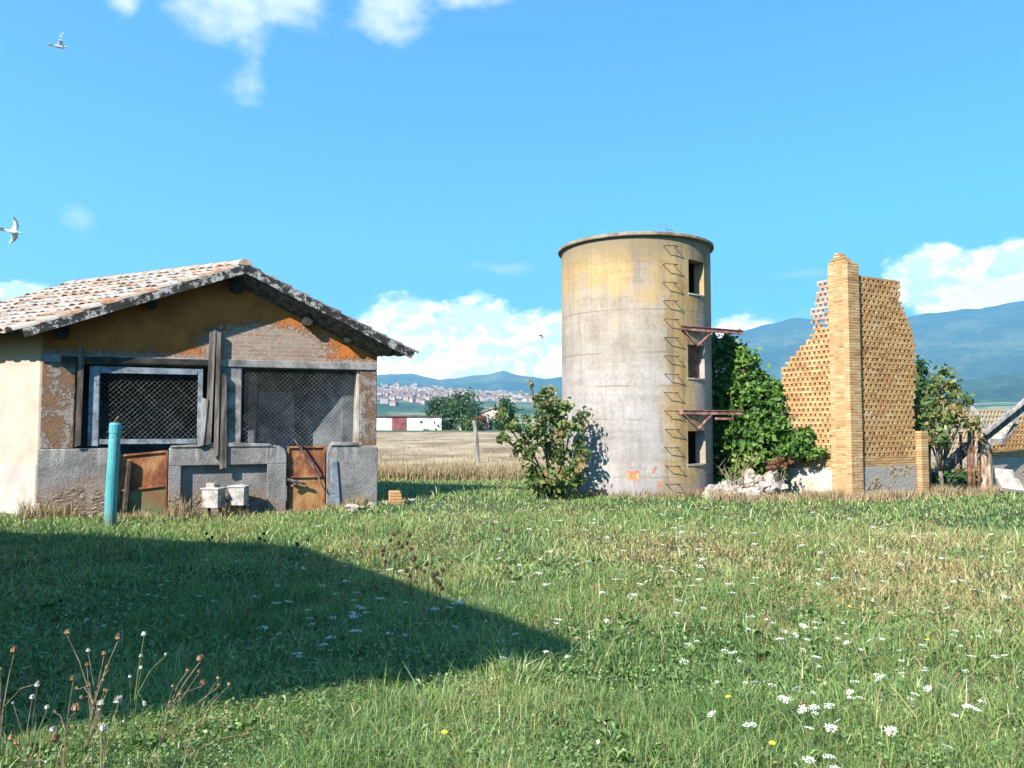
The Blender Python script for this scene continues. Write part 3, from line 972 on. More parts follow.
roof = deck(L0, R0_)
dk2 = deck(Q0, R0_)
roof.add(dk2.v, dk2.f)
roof_o = roof.build('roof', M_darkwood, house)
for P0, P1, v0_ in ((L0, R0_, 0.0), (Q0, R0_, 0.0)):
    g = MB()
    vs = [slope_pt(P0, P1, u, v, h) for u in (-0.035, -0.004) for (v, h) in ((v0_, -0.125), (1.0, -0.125), (1.0, 0.02), (v0_, 0.02))]
    g.add(vs, [(0, 1, 2, 3), (7, 6, 5, 4), (0, 4, 5, 1), (1, 5, 6, 2), (2, 6, 7, 3), (3, 7, 4, 0)])
    g.build('rake_board', M_rake, roof_o)


def tiles(P0, P1, name, mat, tone_fn):
    mb = MB()
    l = math.hypot(P1[0] - P0[0], P1[1] - P0[1])
    pitch = 0.23
    rows = int(l / 0.33) + 1
    cols = int((LEN - 0.2) / pitch)
    N = 6
    for c in range(cols):
        u0 = (c + 0.5) * pitch
        for r in range(rows):
            v0, v1 = r * 0.33 / l - 0.012 - (0.02 if r == 0 else 0), (r * 0.33 + 0.42) / l
            v1 = min(v1, 1.0)
            if v1 - v0 < 0.03:
                continue
            du, dh, dv = random.gauss(0, 0.012), random.gauss(0, 0.006), random.gauss(0, 0.006)
            tone = tone_fn(u0, r / rows)
            vs = []
            for (v, rr, hb) in ((v0 + dv, 0.105, 0.035), (v1 + dv, 0.085, 0.005)):
                for th in (0.0, 0.016):
                    for i in range(N + 1):
                        a = math.pi * i / N
                        vs.append(slope_pt(P0, P1, u0 + du - math.cos(a) * (rr - th) * 1.22, v, hb + dh + math.sin(a) * (rr - th) * 0.75))
            K = N + 1
            fs = []
            for i in range(N):
                fs.append((i, 2 * K + i, 2 * K + i + 1, i + 1))
                fs.append((K + i, K + i + 1, 3 * K + i + 1, 3 * K + i))
                fs.append((i, i + 1, K + i + 1, K + i))
                fs.append((2 * K + i, 3 * K + i, 3 * K + i + 1, 2 * K + i + 1))
            mb.add(vs, fs, tone)
            # channel tile between two covers
            if r < rows:
                vs = []
                for (v, hb) in ((v0 + dv - 0.006, 0.012), (v1 + dv, -0.012)):
                    for i in range(5):
                        a = math.pi * i / 4
                        vs.append(slope_pt(P0, P1, u0 + pitch / 2 - math.cos(a) * 0.10 * 1.22, v, hb + 0.028 - math.sin(a) * 0.035))
                fs = [(i, i + 1, 5 + i + 1, 5 + i) for i in range(4)]
                mb.add(vs, fs, max(0, tone - 0.1))
    return mb.build(name, mat, roof_o, smooth=False)


tiles(L0, R0_, 'tiles', M_tile, lambda u, q: min(1, max(0, random.gauss(0.62, 0.2) if random.random() > 0.22 else random.gauss(0.25, 0.08))))
tiles(Q0, R0_, 'tiles', M_tile_dark, lambda u, q: min(1, max(0, random.gauss(0.4, 0.2))))
g = MB()
for k in range(int((LEN - 0.2) / 0.36)):
    u0 = k * 0.36
    vs = []
    for u, rr in ((u0 - 0.02, 0.115), (u0 + 0.40, 0.095)):
        for i in range(7):
            a = math.pi * (i / 6)
            vs.append((R0_[0] + E.x * u - math.cos(a) * rr * 1.15, -OV + E.y * u, R0_[1] + 0.02 + math.sin(a) * rr))
    g.add(vs, [(i, 7 + i, 7 + i + 1, i + 1) for i in range(6)] + [tuple(range(6, -1, -1))], min(1, max(0, random.gauss(0.5, 0.25))))
g.build('ridge_tiles', M_tile, roof_o)
# beam ends under the rake
for px, py, rr in ((58, 331, 0.13), (150, 308, 0.10), (237, 288, 0.12), (309, 320, 0.10), (349, 338, 0.07)):
    s, z = HF.hit(px, py, -0.4)
    z = roof_z(s - E.x * -0.2 / E.y) - 0.01 - rr
    g = MB()
    n = 9
    g.tube([(s, -0.22, z), (s, 0.0, z), (s, 0.25, z)], [rr * 0.96, rr, rr], n)
    g.build('purlin', M_blackwood, house, smooth=False)


# window frame with wire netting, boards, beams
def netting(x0, x1, z0, z1, y, pitch=0.10, rad=0.0035):
    mb = MB()
    w, h = x1 - x0, z1 - z0
    n = int((w + h) / pitch) + 1
    for k in range(n):
        for sgn in (1, -1):
            c = k * pitch                                  # line u + v = c or (w-u) + v = c
            a = (min(c, w), max(0, c - w))
            b = (max(0, c - h), min(c, h))
            if abs(a[0] - b[0]) < 0.02:
                continue
            j = random.gauss(0, 0.006)
            pts = []
            for i in range(4):
                q = i / 3
                u, v = a[0] + (b[0] - a[0]) * q, a[1] + (b[1] - a[1]) * q
                if sgn < 0:
                    u = w - u
                pts.append((x0 + u, y + (0.004 * sgn) + j + 0.05 * math.sin(3.1 * u / w) * math.sin(3.1 * v / h), z0 + v))
            mb.tube(pts, rad, 3, cap=False)
    return mb


g = MB()
fx0, fx1, fz0, fz1 = 0.74, 2.62, 1.20, 2.60
g.box(fx0, fx0 + 0.17, -0.02, 0.05, fz0 - 0.02, fz1, jit=0.012)
g.box(fx1 - 0.10, fx1, -0.02, 0.05, fz0, fz1 - 0.02, jit=0.012)
g.box(fx0 + 0.171, fx1 - 0.101, -0.015, 0.045, fz1 - 0.12, fz1 - 0.01, jit=0.008)
g.box(fx0 + 0.171, fx1 - 0.101, -0.015, 0.045, fz0, fz0 + 0.09, jit=0.008)
wf = g.build('window_frame', M_bluewood, house, bev=0.006)
netting(fx0 + 0.1, fx1 - 0.06, fz0 + 0.04, fz1 - 0.06, 0.056, 0.09, 0.0021).build('wire_netting', M_wire, wf)
g = MB()
g.box(0.30, 2.84, -0.075, -0.034, 2.655, 2.755, jit=0.006)
g.build('lintel_board', M_blackwood, house, bev=0.006)
netting(3.32, 5.45, 0.75, 2.62, 0.04, 0.085, 0.0023).build('wire_netting', M_wire, house)
for (x0, z0, x1, z1, w, d, mt) in ((0.60, 1.16, 0.62, 2.95, 0.09, -0.10, M_darkwood), (2.60, 1.14, 2.66, 2.05, 0.10, -0.10, M_greywood),
                                  (2.72, 1.16, 2.77, 3.38, 0.11, -0.08, M_darkwood), (2.86, 0.95, 2.88, 3.30, 0.08, -0.10, M_darkwood),
                                  (2.99, 0.72, 2.97, 2.5, 0.12, -0.08, M_darkwood)):
    g = MB()
    g.beam((x0, d, z0), (x1, d, z1), 0.045, w, up=(1, 0, 0)) if False else g.prism(
        [(x0 - w / 2, z0), (x0 + w / 2, z0 + 0.03), (x1 + w / 2, z1 - 0.04), (x1 - w / 2, z1)], d - 0.02, d + 0.025)
    g.build('board', mt, house, bev=0.005)
# grey-blue jamb strip, solid stand-in for the shadow beside the right gate
g = MB()
g.prism([(4.99, -0.1), (5.16, -0.1), (5.08, 0.85), (4.95, 0.9)], -0.09, -0.055)
g.build('jamb_shadow', M_bluewood, house, bev=0.01)  # window frame paint reused as the shadow's colour


def gate(x0, x1, zs, mats, y, tilt=0.0, patch=None):
    """zs: bottom, rail, top"""
    fr = MB()
    b = 0.035
    fr.prism([(x0, zs[0]), (x0 + b, zs[0]), (x0 + b + tilt * .2, zs[2]), (x0 + tilt * .2, zs[2] - tilt)], y - 0.03, y)
    fr.prism([(x1 - b, zs[0]), (x1, zs[0]), (x1, zs[2]), (x1 - b, zs[2])], y - 0.03, y)
    fr.prism([(x0 + b + .004, zs[1] - tilt), (x1 - b - .004, zs[1]), (x1 - b - .004, zs[1] + b), (x0 + b + .004, zs[1] + b - tilt)], y - 0.033, y)
    fr.prism([(x0 + b + .004, zs[2] - b - tilt), (x1 - b - .004, zs[2] - b), (x1 - b - .004, zs[2]), (x0 + b + .004, zs[2] - tilt)], y - 0.033, y)
    fr.prism([(x0 + b + .004, zs[0]), (x1 - b - .004, zs[0]), (x1 - b - .004, zs[0] + b), (x0 + b + .004, zs[0] + b)], y - 0.033, y)
    fo = fr.build('gate', M_rust, house, bev=0.004)
    for i in range(2):
        p = MB()
        p.prism([(x0 + 0.01, zs[i] - tilt * i), (x1 - 0.01, zs[i]), (x1 - 0.01, zs[i + 1]), (x0 + 0.01, zs[i + 1] - tilt)], y + 0.003, y + 0.012)
        p.build('panel', mats[i], fo)
    return fo


ga = gate(1.22, 2.04, (-0.2, 0.42, 1.08), (M_greenrust, M_rust), 0.06, 0.07)
ga['label'] = 'left gate of green paint below and rust above'
gb = gate(4.15, 4.87, (-0.17, 0.52, 1.13), (M_rust2, M_rust), 0.04)
gb['label'] = 'right gate rusted orange all over'
g = MB()
g.tube([(4.25, -0.12, 1.28), (4.62, -0.10, 0.75), (4.86, -0.09, 0.25)], [0.022, 0.020, 0.016], 6)
g.tube([(4.15, -0.07, 0.50), (4.5, -0.07, 0.40)], 0.03, 6)
g.tube([(4.22, -0.06, 0.36), (4.40, -0.06, 0.46)], 0.028, 6)
g.build('stick', M_darkwood, house)
g = MB()
g.tube([(1.36, -0.02, -0.1), (1.42, -0.01, 0.9)], [0.06, 0.05], 7)
g.build('gate_post', M_blackiron, house)

# meter boxes in the sunk panel (rest on stubby posts)
for nm, lab, x0, w, z0, h, d in (('meter_box', 'white metal box with a loose lid, left of the pair before the stable wall', 2.70, 0.33, 0.12, 0.33, 0.24),
                                 ('meter_box', 'white metal box with a clean lid, right of the pair before the stable wall', 3.13, 0.30, 0.15, 0.33, 0.24)):
    p = HF.w(x0, -0.20)
    b = thing(nm, lab, 'meter box', (p.x, p.y, g0(p.x, p.y)), HF.ang - R(34 if x0 < 2.9 else 24))
    q = MB()
    q.box(0, w, -d / 2, d / 2, z0 + .06, z0 + h + .06)
    q.build('housing', M_whitebox, b, bev=0.012)
    q = MB()
    q.prism([(-0.02, z0 + h + .063), (w + 0.02, z0 + h + .063), (w + 0.02, z0 + h + 0.085), (w * 0.5, z0 + h + .11), (-0.02, z0 + h + 0.085)], -d / 2 - 0.02, d / 2 + 0.02)
    q.build('lid', M_whitebox, b, bev=0.006)
    q = MB()
    q.box(0.03, 0.07, 0.02, 0.06, -0.1, z0 + .059)
    q.build('leg', M_blackiron, b)
    q = MB()
    q.box(w - 0.07, w - 0.03, 0.02, 0.06, -0.1, z0 + .059)
    q.build('leg', M_blackiron, b)
    if x0 < 2.9:
        q = MB()
        q.box(0.05, 0.22, -0.07, 0.08, z0 + h + .113, z0 + h + 0.16, jit=0.02)
        q.build('broken_tile', M_stone, b, bev=0.008)

# teal post
p0 = onz(111.5, 523)
post = thing('teal_post', 'bright turquoise painted round post standing before the stable left gate', 'post', (p0.x, p0.y, g0(p0.x, p0.y)))
g = MB()
g.tube([(-0.03, 0, -0.2), (-0.015, 0, 0.5), (0.02, 0, 1.45)], [0.090, 0.088, 0.084], 16)
g.build('shaft', M_teal, post, smooth=False)
g = MB()
g.tube([(0.02, 0, 1.452), (0.022, 0, 1.47), (0.025, 0, 1.60), (0.025, 0, 1.63)], [0.087, 0.092, 0.092, 0.080], 16)
g.build('collar', M_teal, post)
g = MB()
g.tube([(0.0, 0, 1.632), (0.03, 0.0, 1.66), (0.07, 0, 1.73)], [0.02, 0.02, 0.012], 6)
g.build('rod', M_rustiron, post)


# ------------------------------------------------------------------ silo
SX, SY, SR, SH = 2.93, 18.2, 1.745, 5.62
silo = thing('silo', 'round concrete silo tower with yellow stains, rungs and three window holes', 'silo', (SX, SY, 0))


def silo_angle(px):
    """angle (0 facing -y, + to the right) of the visible wall point at pixel column px"""
    u = (px - 512) / FPX
    d = Vector((u, 1)).normalized()
    c = Vector((SX, SY))
    b = d.dot(c)
    disc = b * b - (c.dot(c) - SR * SR)
    k = b - math.sqrt(max(disc, 0))
    h = d * k - c
    return math.atan2(h.x, -h.y), (d * k).y


def silo_z(px, py):
    a, Y = silo_angle(px)
    return at(px, py, Y).z


wins = []
for (x0, x1, y0, y1) in ((690, 705.5, 260.5, 294), (688.5, 705, 345, 378), (687.5, 705, 431, 464)):
    a0, a1 = silo_angle(x0)[0], silo_angle(x1)[0]
    wins.append((a0, a1, silo_z((x0 + x1) / 2, y1), silo_z((x0 + x1) / 2, y0)))
angs = set(np.round(np.linspace(-math.pi, math.pi, 97)[:-1], 5))
wa = sorted({round(w[0], 5) for w in wins} | {round(w[1], 5) for w in wins})
angs = sorted([a for a in angs if all(abs(a - b) > 0.02 for b in wa)] + wa)
zs = sorted(set([-0.3, 0.0, SH]) | {round(w[2], 4) for w in wins} | {round(w[3], 4) for w in wins})


def hole(a, z):
    return any(w[0] - 1e-3 < a < w[1] + 1e-3 and w[2] - 1e-3 < z < w[3] + 1e-3 for w in wins)


def cylpt(a, r, z):
    return (math.sin(a) * r, -math.cos(a) * r, z)


RI = SR - 0.24
V, F = [], []
na, nz = len(angs), len(zs)
for r in (SR, RI):
    for z in zs:
        for a in angs:
            V.append(cylpt(a, r, z))
ix = lambda k, j, i: k * na * nz + j * na + (i % na)
solid = np.ones((nz - 1, na), bool)
for j in range(nz - 1):
    for i in range(na):
        a2 = angs[(i + 1) % na] + (2 * math.pi if i == na - 1 else 0)
        solid[j, i] = not hole((angs[i] + a2) / 2, (zs[j] + zs[j + 1]) / 2)
for j in range(nz - 1):
    for i in range(na):
        if solid[j, i]:
            F.append((ix(0, j, i), ix(0, j, i + 1), ix(0, j + 1, i + 1), ix(0, j + 1, i)))
            F.append((ix(1, j, i), ix(1, j + 1, i), ix(1, j + 1, i + 1), ix(1, j, i + 1)))
        else:
            if solid[j, (i - 1) % na]:
                F.append((ix(0, j, i), ix(0, j + 1, i), ix(1, j + 1, i), ix(1, j, i)))
            if solid[j, (i + 1) % na]:
                F.append((ix(0, j, i + 1), ix(1, j, i + 1), ix(1, j + 1, i + 1), ix(0, j + 1, i + 1)))
            if j > 0 and solid[j - 1, i]:
                F.append((ix(0, j, i), ix(1, j, i), ix(1, j, i + 1), ix(0, j, i + 1)))
            if j < nz - 2 and solid[j + 1, i]:
                F.append((ix(0, j + 1, i), ix(0, j + 1, i + 1), ix(1, j + 1, i + 1), ix(1, j + 1, i)))
g = MB()
g.add(V, F)
g.build('wall', M_silo, silo)


def lathe(prof, n=96):
    mb = MB()
    vs = [cylpt(2 * math.pi * i / n, r, z) for r, z in prof for i in range(n)]
    m_ = len(prof)
    fs = [(j * n + i, j * n + (i + 1) % n, (j + 1) * n + (i + 1) % n, (j + 1) * n + i) for j in range(m_ - 1) for i in range(n)]
    fs.append([(m_ - 1) * n + i for i in range(n)])
    fs.append([i for i in range(n - 1, -1, -1)])
    mb.add(vs, fs)
    return mb


lathe([(SR - 0.2, SH + 0.002), (SR + 0.075, SH + 0.002), (SR + 0.085, SH + 0.02), (SR + 0.08, SH + 0.07), (SR + 0.06, SH + 0.085), (1.4, SH + 0.14), (0.5, SH + 0.18)]).build('roof_slab', M_rim, silo)
# middle window closed by a rusty board
w = wins[1]
g = MB()
nseg = 4
for q in range(nseg):
    a0 = w[0] + (w[1] - w[0]) * q / nseg
    a1 = w[0] + (w[1] - w[0]) * (q + 1) / nseg - 0.004
    rr = SR - 0.14
    vs = [cylpt(a, r, z) for z in (w[2], w[3] - 0.0) for r in (rr, rr + 0.02) for a in (a0, a1)]
    g.add(vs, [(0, 2, 3, 1), (4, 5, 7, 6), (0, 1, 5, 4), (2, 6, 7, 3), (0, 4, 6, 2), (1, 3, 7, 5)])
g.build('shutter', M_rustiron, silo)
# worn edge lumps on the sills of the openings
for w in wins:
    g = MB()
    vs = []
    am = [w[0] - 0.012 + (w[1] - w[0] + 0.024) * i / 4 for i in range(5)]
    vs = [cylpt(a, r, z) for z in (w[2] - 0.035, w[2] - 0.003) for r in (SR - 0.1, SR + 0.02) for a in am]
    fs = []
    for i in range(4):
        fs += [(i, 5 + i, 5 + i + 1, i + 1), (10 + i, 10 + i + 1, 15 + i + 1, 15 + i), (5 + i, 15 + i, 15 + i + 1, 5 + i + 1), (i, i + 1, 10 + i + 1, 10 + i)]
    fs += [(0, 10, 15, 5), (4, 9, 19, 14)]
    g.add(vs, fs)
    g.build('sill', M_whitewash, silo)
# iron rungs: square staples whose shadows draw the zigzag
for k in range(14):
    py = 247 + k * (484 - 247) / 13
    ac, _ = silo_angle(670.5 + random.uniform(-0.5, 0.5))
    z = silo_z(670, py)
    hw = 0.135 / SR
    g = MB()
    pts = [Vector(cylpt(ac - hw, SR - 0.02, z + 0.01)), Vector(cylpt(ac - hw * 0.98, SR + 0.15, z)), Vector(cylpt(ac + hw * 0.98, SR + 0.15, z - random.uniform(0, 0.012))), Vector(cylpt(ac + hw, SR - 0.02, z + 0.01))]
    for p, q in zip(pts[:-1], pts[1:]):
        g.tube([p, q], 0.0085, 6)
    g.build('rung', M_blackiron, silo)
# two rusty beams clamped across the right flank, with brackets
for (px0, py, px1, zoff) in ((683, 328.5, 742, 0), (682, 412.5, 742, 0)):
    a0, Y0 = silo_angle(px0)
    z = at(px0, py, Y0).z
    p0 = Vector(cylpt(a0, SR + 0.03, z))
    p1w = at(px1, py, SY - 0.75)
    p1 = Vector((p1w.x - SX, p1w.y - SY, z))
    d = (p1 - p0).normalized()
    g = MB()
    g.beam(p0 - d * 0.05, p1, 0.06, 0.08)
    g.beam(p0 - d * 0.05 + Vector((0, 0, 0.05)), p1 + Vector((0, 0, 0.05)), 0.10, 0.012)
    bo = g.build('beam', M_rustbeam, silo)
    g = MB()
    am = silo_angle(697)[0]
    pb = Vector(cylpt(am, SR + 0.02, z - 0.36))
    pm = p0 + d * 0.03
    g.beam(pm + Vector((0, 0, -0.05)), pb, 0.05, 0.03)
    pm2 = p0 + d * ((p1 - p0).length * 0.46)
    g.beam(pm2 + Vector((0, 0, -0.05)), pb, 0.04, 0.03)
    g.build('bracket', M_rustbeam, bo)
    if py > 400:
        g = MB()
        e0 = p0 + d * ((p1 - p0).length * 0.5) + Vector((0.05, -0.03, -0.13))
        g.beam(e0, e0 + d * 0.5, 0.06, 0.05)
        g.build('stub', M_rustbeam, bo)
# wire hoop on the roof
g = MB()
hx = at(659, 228, SY - 1.2).x - SX
zt = SH + 0.10
g.tube([(hx - 0.09, -1.55, zt), (hx - 0.09, -1.55, zt + 0.20), (hx + 0.09, -1.55, zt + 0.20), (hx + 0.09, -1.55, zt + 0.02)], 0.009, 5)
g.tube([(hx + 0.09, -1.55, zt + 0.08), (hx + 0.26, -1.5, zt + 0.07), (hx + 0.26, -1.5, zt + 0.17)], 0.009, 5)
g.build('hoop', M_wire, silo)


# painted orange square with a drip, low on the wall
def curved_patch(a0, a1, z0, z1, off, n=6):
    vs = [cylpt(a0 + (a1 - a0) * i / n, SR + off, z) for z in (z0, z1) for i in range(n + 1)]
    return vs, [(i, i + 1, n + 2 + i, n + 1 + i) for i in range(n)]


M_orange = mottled('orange_spray_paint', [(0.15, (0.52, 0.20, 0.10)), (0.5, (0.66, 0.17, 0.06)), (0.9, (0.70, 0.30, 0.18))], 9, fine=40, grain=0.3)
M_redpaint = mottled('dark_red_paint', [(0.2, (0.35, 0.06, 0.035)), (0.8, (0.50, 0.14, 0.09))], 9)
g = MB()
a0, a1 = silo_angle(627)[0], silo_angle(638)[0]
z0, z1 = silo_z(632, 480), silo_z(632, 471.5)
g.add(*curved_patch(a0, a1, z0, z1, 0.004))
mk = g.build('painted_mark', M_orange, silo)
g = MB()
am, h = (a1 - a0), (z1 - z0)
g.add(*curved_patch(a0 - .004, a1 + .004, z1 - 0.02, z1 + 0.01, 0.007))
g.add(*curved_patch(a0 + am * .22, a0 + am * .30, z0 + h * .2, z0 + h * .75, 0.007))
g.add(*curved_patch(a0 + am * .70, a0 + am * .78, z0 + h * .2, z0 + h * .75, 0.007))
g.add(*curved_patch(a0 + am * .31, a0 + am * .69, z0 + h * .2, z0 + h * .32, 0.007))
g.add(*curved_patch(a0 + am * .31, a0 + am * .69, z0 + h * .62, z0 + h * .75, 0.007))
g.add(*curved_patch(a0 + am * .54, a0 + am * .59, z0 - 0.14, z0 - 0.001, 0.005))
g.build('painted_lines', M_redpaint, mk)
g = MB()
vs = [cylpt(silo_angle(px)[0], SR + 0.005, silo_z(px, py)) for px, py in ((651, 473), (652.5, 473.5), (655, 470), (656, 466.5), (655, 466))]
g.add(vs, [tuple(range(5))])
g.build('paint_splash', M_redpaint, silo)
g = MB()
vs = [cylpt(silo_angle(px)[0], SR + 0.005, silo_z(px, py)) for px, py in ((656.5, 486), (660.5, 486.5), (660.5, 483), (657, 482.5))]
g.add(vs, [tuple(range(4))])
g.build('paint_splash', M_redpaint, silo)


# ------------------------------------------------------------------ brick lattice ruin
BF = Frame(6.94, 15.8, 0.875, 0.485)
ruin = thing('brick_ruin', 'tall broken corner of a yellow brick barn, solid pillar between two lattice walls', 'ruin', (6.94, 15.8, 0), BF.ang)
CH = 0.0560                                               # one course


def bricks_box(mb, x0, x1, y0, y1, z0, z1, off, joint=0.008, half=0.125, trim=None):
    """one solid course of stretchers along the longer axis"""
    along_x = (x1 - x0) >= (y1 - y0)
    a0, a1 = (x0, x1) if along_x else (y0, y1)
    p = a0 - off
    while p < a1 - 0.02:
        q0, q1 = max(p, a0), min(p + 2 * half, a1)
        if q1 - q0 > 0.03:
            j = random.uniform(-0.003, 0.003)
            t = min(1, max(0, random.gauss(0.5, 0.24)))
            if along_x:
                mb.box(q0 + joint / 2, q1 - joint / 2, y0 + j, y1 + j, z0 + joint / 2, z1 - joint / 2, t)
            else:
                mb.box(x0 + j, x1 + j, q0 + joint / 2, q1 - joint / 2, z0 + joint / 2, z1 - joint / 2, t)
        p += 2 * half


PTOP = BF.hit(850, 259)[1]
PX, PY = 0.37, 0.49
g = MB()
nc = int(PTOP / CH)
for c in range(nc):
    z0 = c * CH
    o2 = 0.125 if c % 2 else 0.0
    bricks_box(g, 0, PX, 0, 0.12, z0, z0 + CH, o2)
    bricks_box(g, 0, PX, PY - 0.12, PY, z0, z0 + CH, o2)
    bricks_box(g, 0, 0.12, 0.124, PY - 0.124, z0, z0 + CH, 0.125 - o2)
    bricks_box(g, PX - 0.12, PX, 0.124, PY - 0.124, z0, z0 + CH, 0.125 - o2)
for (c, a, b) in ((0, 0.06, 0.46), (1, 0.12, 0.44), (2, 0.2, 0.36), (3, 0.22, 0.33)):
    z0 = (nc + c) * CH
    bricks_box(g, 0.02, 0.26, a, b, z0, z0 + CH, 0.05 * c)
pil = g.build('pillar', M_brick, ruin, bev=0.006)
g = MB()
g.box(0.006, PX - 0.006, 0.006, PY - 0.006, 0, nc * CH - 0.01)
g.build('mortar', M_mortar, pil)

# left lattice: plane x = 0.03 .. 0.27, y runs left and away
LX0, LX1 = 0.035, 0.275
edgeL = [BF.hitx(px, py, LX0) for px, py in ((828, 270), (828, 275), (817, 284), (815, 299), (812, 308), (809, 317), (814, 328), (807, 341), (793, 356), (786, 364), (782, 369), (782, 470), (782, 500))]
eL = sorted([(z, y) for y, z in edgeL])


def ymax(z):
    return float(np.interp(z, [a for a, b in eL], [b for a, b in eL]))


def lattice_row(mb, along, z0, k, a0, a1, p0, p1, hw=0.083, pitch=0.155, lost=0.0):
    """a row of headers with holes between; along 'x' or 'y'"""
    p = a0 + (0 if k % 2 else pitch / 2) - pitch
    while p < a1:
        q0, q1 = max(p, a0), min(p + hw, a1)
        if q1 - q0 > 0.04 and random.random() >= lost:
            j = random.uniform(-0.006, 0.004)
            t = min(1, max(0, random.gauss(0.5, 0.24)))
            if along == 'x':
                mb.box(q0, q1, p0 + j, p1 + j, z0 + 0.001, z0 + CH - 0.001, t)
            else:
                mb.box(p0 + j, p1 + j, q0, q1, z0 + 0.001, z0 + CH - 0.001, t)
        p += pitch


PLZ = 0.60
g = MB()
gp = MB()
k = 0
z = PLZ
while z < 5.0:
    ym = ymax(z + CH)
    if ym > PY + 0.06:
        y1 = ym + random.uniform(-0.03, 0.03)
        thin = z > 3.55
        mbk = gp if thin else g
        if z < 0.95:
            bricks_box(g, LX0, LX1, PY, y1, z, z + CH, 0.125 * (k % 2))
            bricks_box(g, LX0, LX1, PY, y1, z + CH, z + 2 * CH, 0.125 * ((k + 1) % 2))
        elif thin:
            lattice_row(mbk, 'y', z, k, PY, y1, LX0, LX0 + 0.065, hw=0.042, pitch=0.125, lost=0.16)
            bricks_box(mbk, LX0, LX0 + 0.065, PY, y1 - random.uniform(0, 0.06), z + CH, z + 2 * CH, 0.125 * (k % 2))
        else:
            lattice_row(mbk, 'y', z, k, PY, y1, LX0, LX1, hw=0.070, pitch=0.125)
            bricks_box(mbk, LX0, LX1, PY, y1, z + CH, z + 2 * CH, 0.125 * (k % 2), joint=0.005)
    z += 2 * CH
    k += 1
lat = g.build('lattice_wall', M_brick, ruin, bev=0.004)
gp.build('broken_lattice', M_pinkbrick, lat)
g = MB()
g.box(0.02, 0.29, PY + 0.002, ymax(0.3), -0.2, PLZ - 0.002)
g.build('plinth', M_wash, ruin, bev=0.015)

# right lattice: plane y = 0.08 .. 0.32
RY0, RY1 = 0.08, 0.32
eR = sorted([(zz, xx) for xx, zz in [BF.hit(px, py, RY0) for px, py in ((900.5, 286), (900.5, 299), (907.5, 316.5), (914, 334), (916.5, 356), (917, 380), (914.5, 400), (916, 430), (917, 497))]])
ztopR = BF.hit(866, 281, RY0)[1]


def xmax(z):
    return float(np.interp(z, [a for a, b in eR], [b for a, b in eR]))


PRZ = 0.66
g = MB()
k = 0
z = PRZ
while z < ztopR:
    x1 = xmax(z + CH) + random.uniform(-0.035, 0.035)
    if z < PRZ + 0.12:
        bricks_box(g, PX, x1, RY0, RY1, z, z + CH, 0.0)
        bricks_box(g, PX, x1, RY0, RY1, z + CH, z + 2 * CH, 0.125)
    else:
        lattice_row(g, 'x', z, k, PX, x1, RY0, RY1)
        bricks_box(g, PX, x1, RY0, RY1, z + CH, z + 2 * CH, 0.125 * (k % 2), joint=0.005)
    z += 2 * CH
    k += 1
g.build('lattice_wall', M_brick_red, ruin, bev=0.004)
XE = xmax(0.3)
g = MB()
g.box(PX + 0.006, XE, RY0 - 0.01, RY1 + 0.01, -0.2, PRZ - 0.002)
g.build('plinth', M_greyplinth, ruin, bev=0.015)
# low end pier
zp = BF.hit(921, 432, 0.0)[1]
g = MB()
z, k = 0.0, 0
while z < zp:
    bricks_box(g, XE + 0.004, XE + 0.25, -0.05, 0.36, z, z + CH, 0.125 * (k % 2))
    z += CH
    k += 1
pr = g.build('end_pier', M_brick, ruin, bev=0.005)

# ---- second fragment further right along the same line
x_edge = [BF.hit(px, py, RY0) for px, py in ((1026, 411), (1023, 413.6), (1015, 423), (1008.6, 437), (1001, 443), (990, 447), (989, 461), (989, 500))]
eF = sorted([(zz, xx) for xx, zz in x_edge])
fx0 = x_edge[-1][0]
frag_o = BF.w(fx0, 0.08)
frag = thing('lattice_wall_fragment', 'low broken lattice brick wall at the right edge, its stepped end leaning grey beams', 'wall', (frag_o.x, frag_o.y, 0), BF.ang)
g = MB()
gw = MB()
ztop2 = x_edge[0][1]
z, k = 0.75, 0
while z < ztop2:
    xa = float(np.interp(z + CH, [a for a, b in eF], [b for a, b in eF])) - fx0
    j = random.uniform(-0.03, 0.03)
    if z < 0.95:
        bricks_box(g, xa, 4.5, 0, 0.24, z, z + CH, 0.125 * (k % 2))
        bricks_box(g, xa, 4.5, 0, 0.24, z + CH, z + 2 * CH, 0.125)
    else:
        lattice_row(g, 'x', z, k, xa + 0.05 + j, 4.5, 0, 0.24)
        bricks_box(g, xa + 0.05 + j, 4.5, 0, 0.24, z + CH, z + 2 * CH, 0.125 * (k % 2), joint=0.005)
    if z < 0.951:
        pxa = xa
    if z > 0.95:
        gw.box(min(xa, pxa) - 0.07 + j, xa + 0.045 + j, 0.01, 0.23, z - 0.006, z + 2 * CH + 0.006, jit=0.01)
    pxa = xa
    z += 2 * CH
    k += 1
g.build('lattice', M_brick_red, frag, bev=0.004)
gw.build('broken_edge', M_whitewash, frag, bev=0.008)
g = MB()
g.box(0.0, 4.5, -0.012, 0.25, -0.2, 0.748)
g.build('plinth', M_greyplinth, frag, bev=0.015)

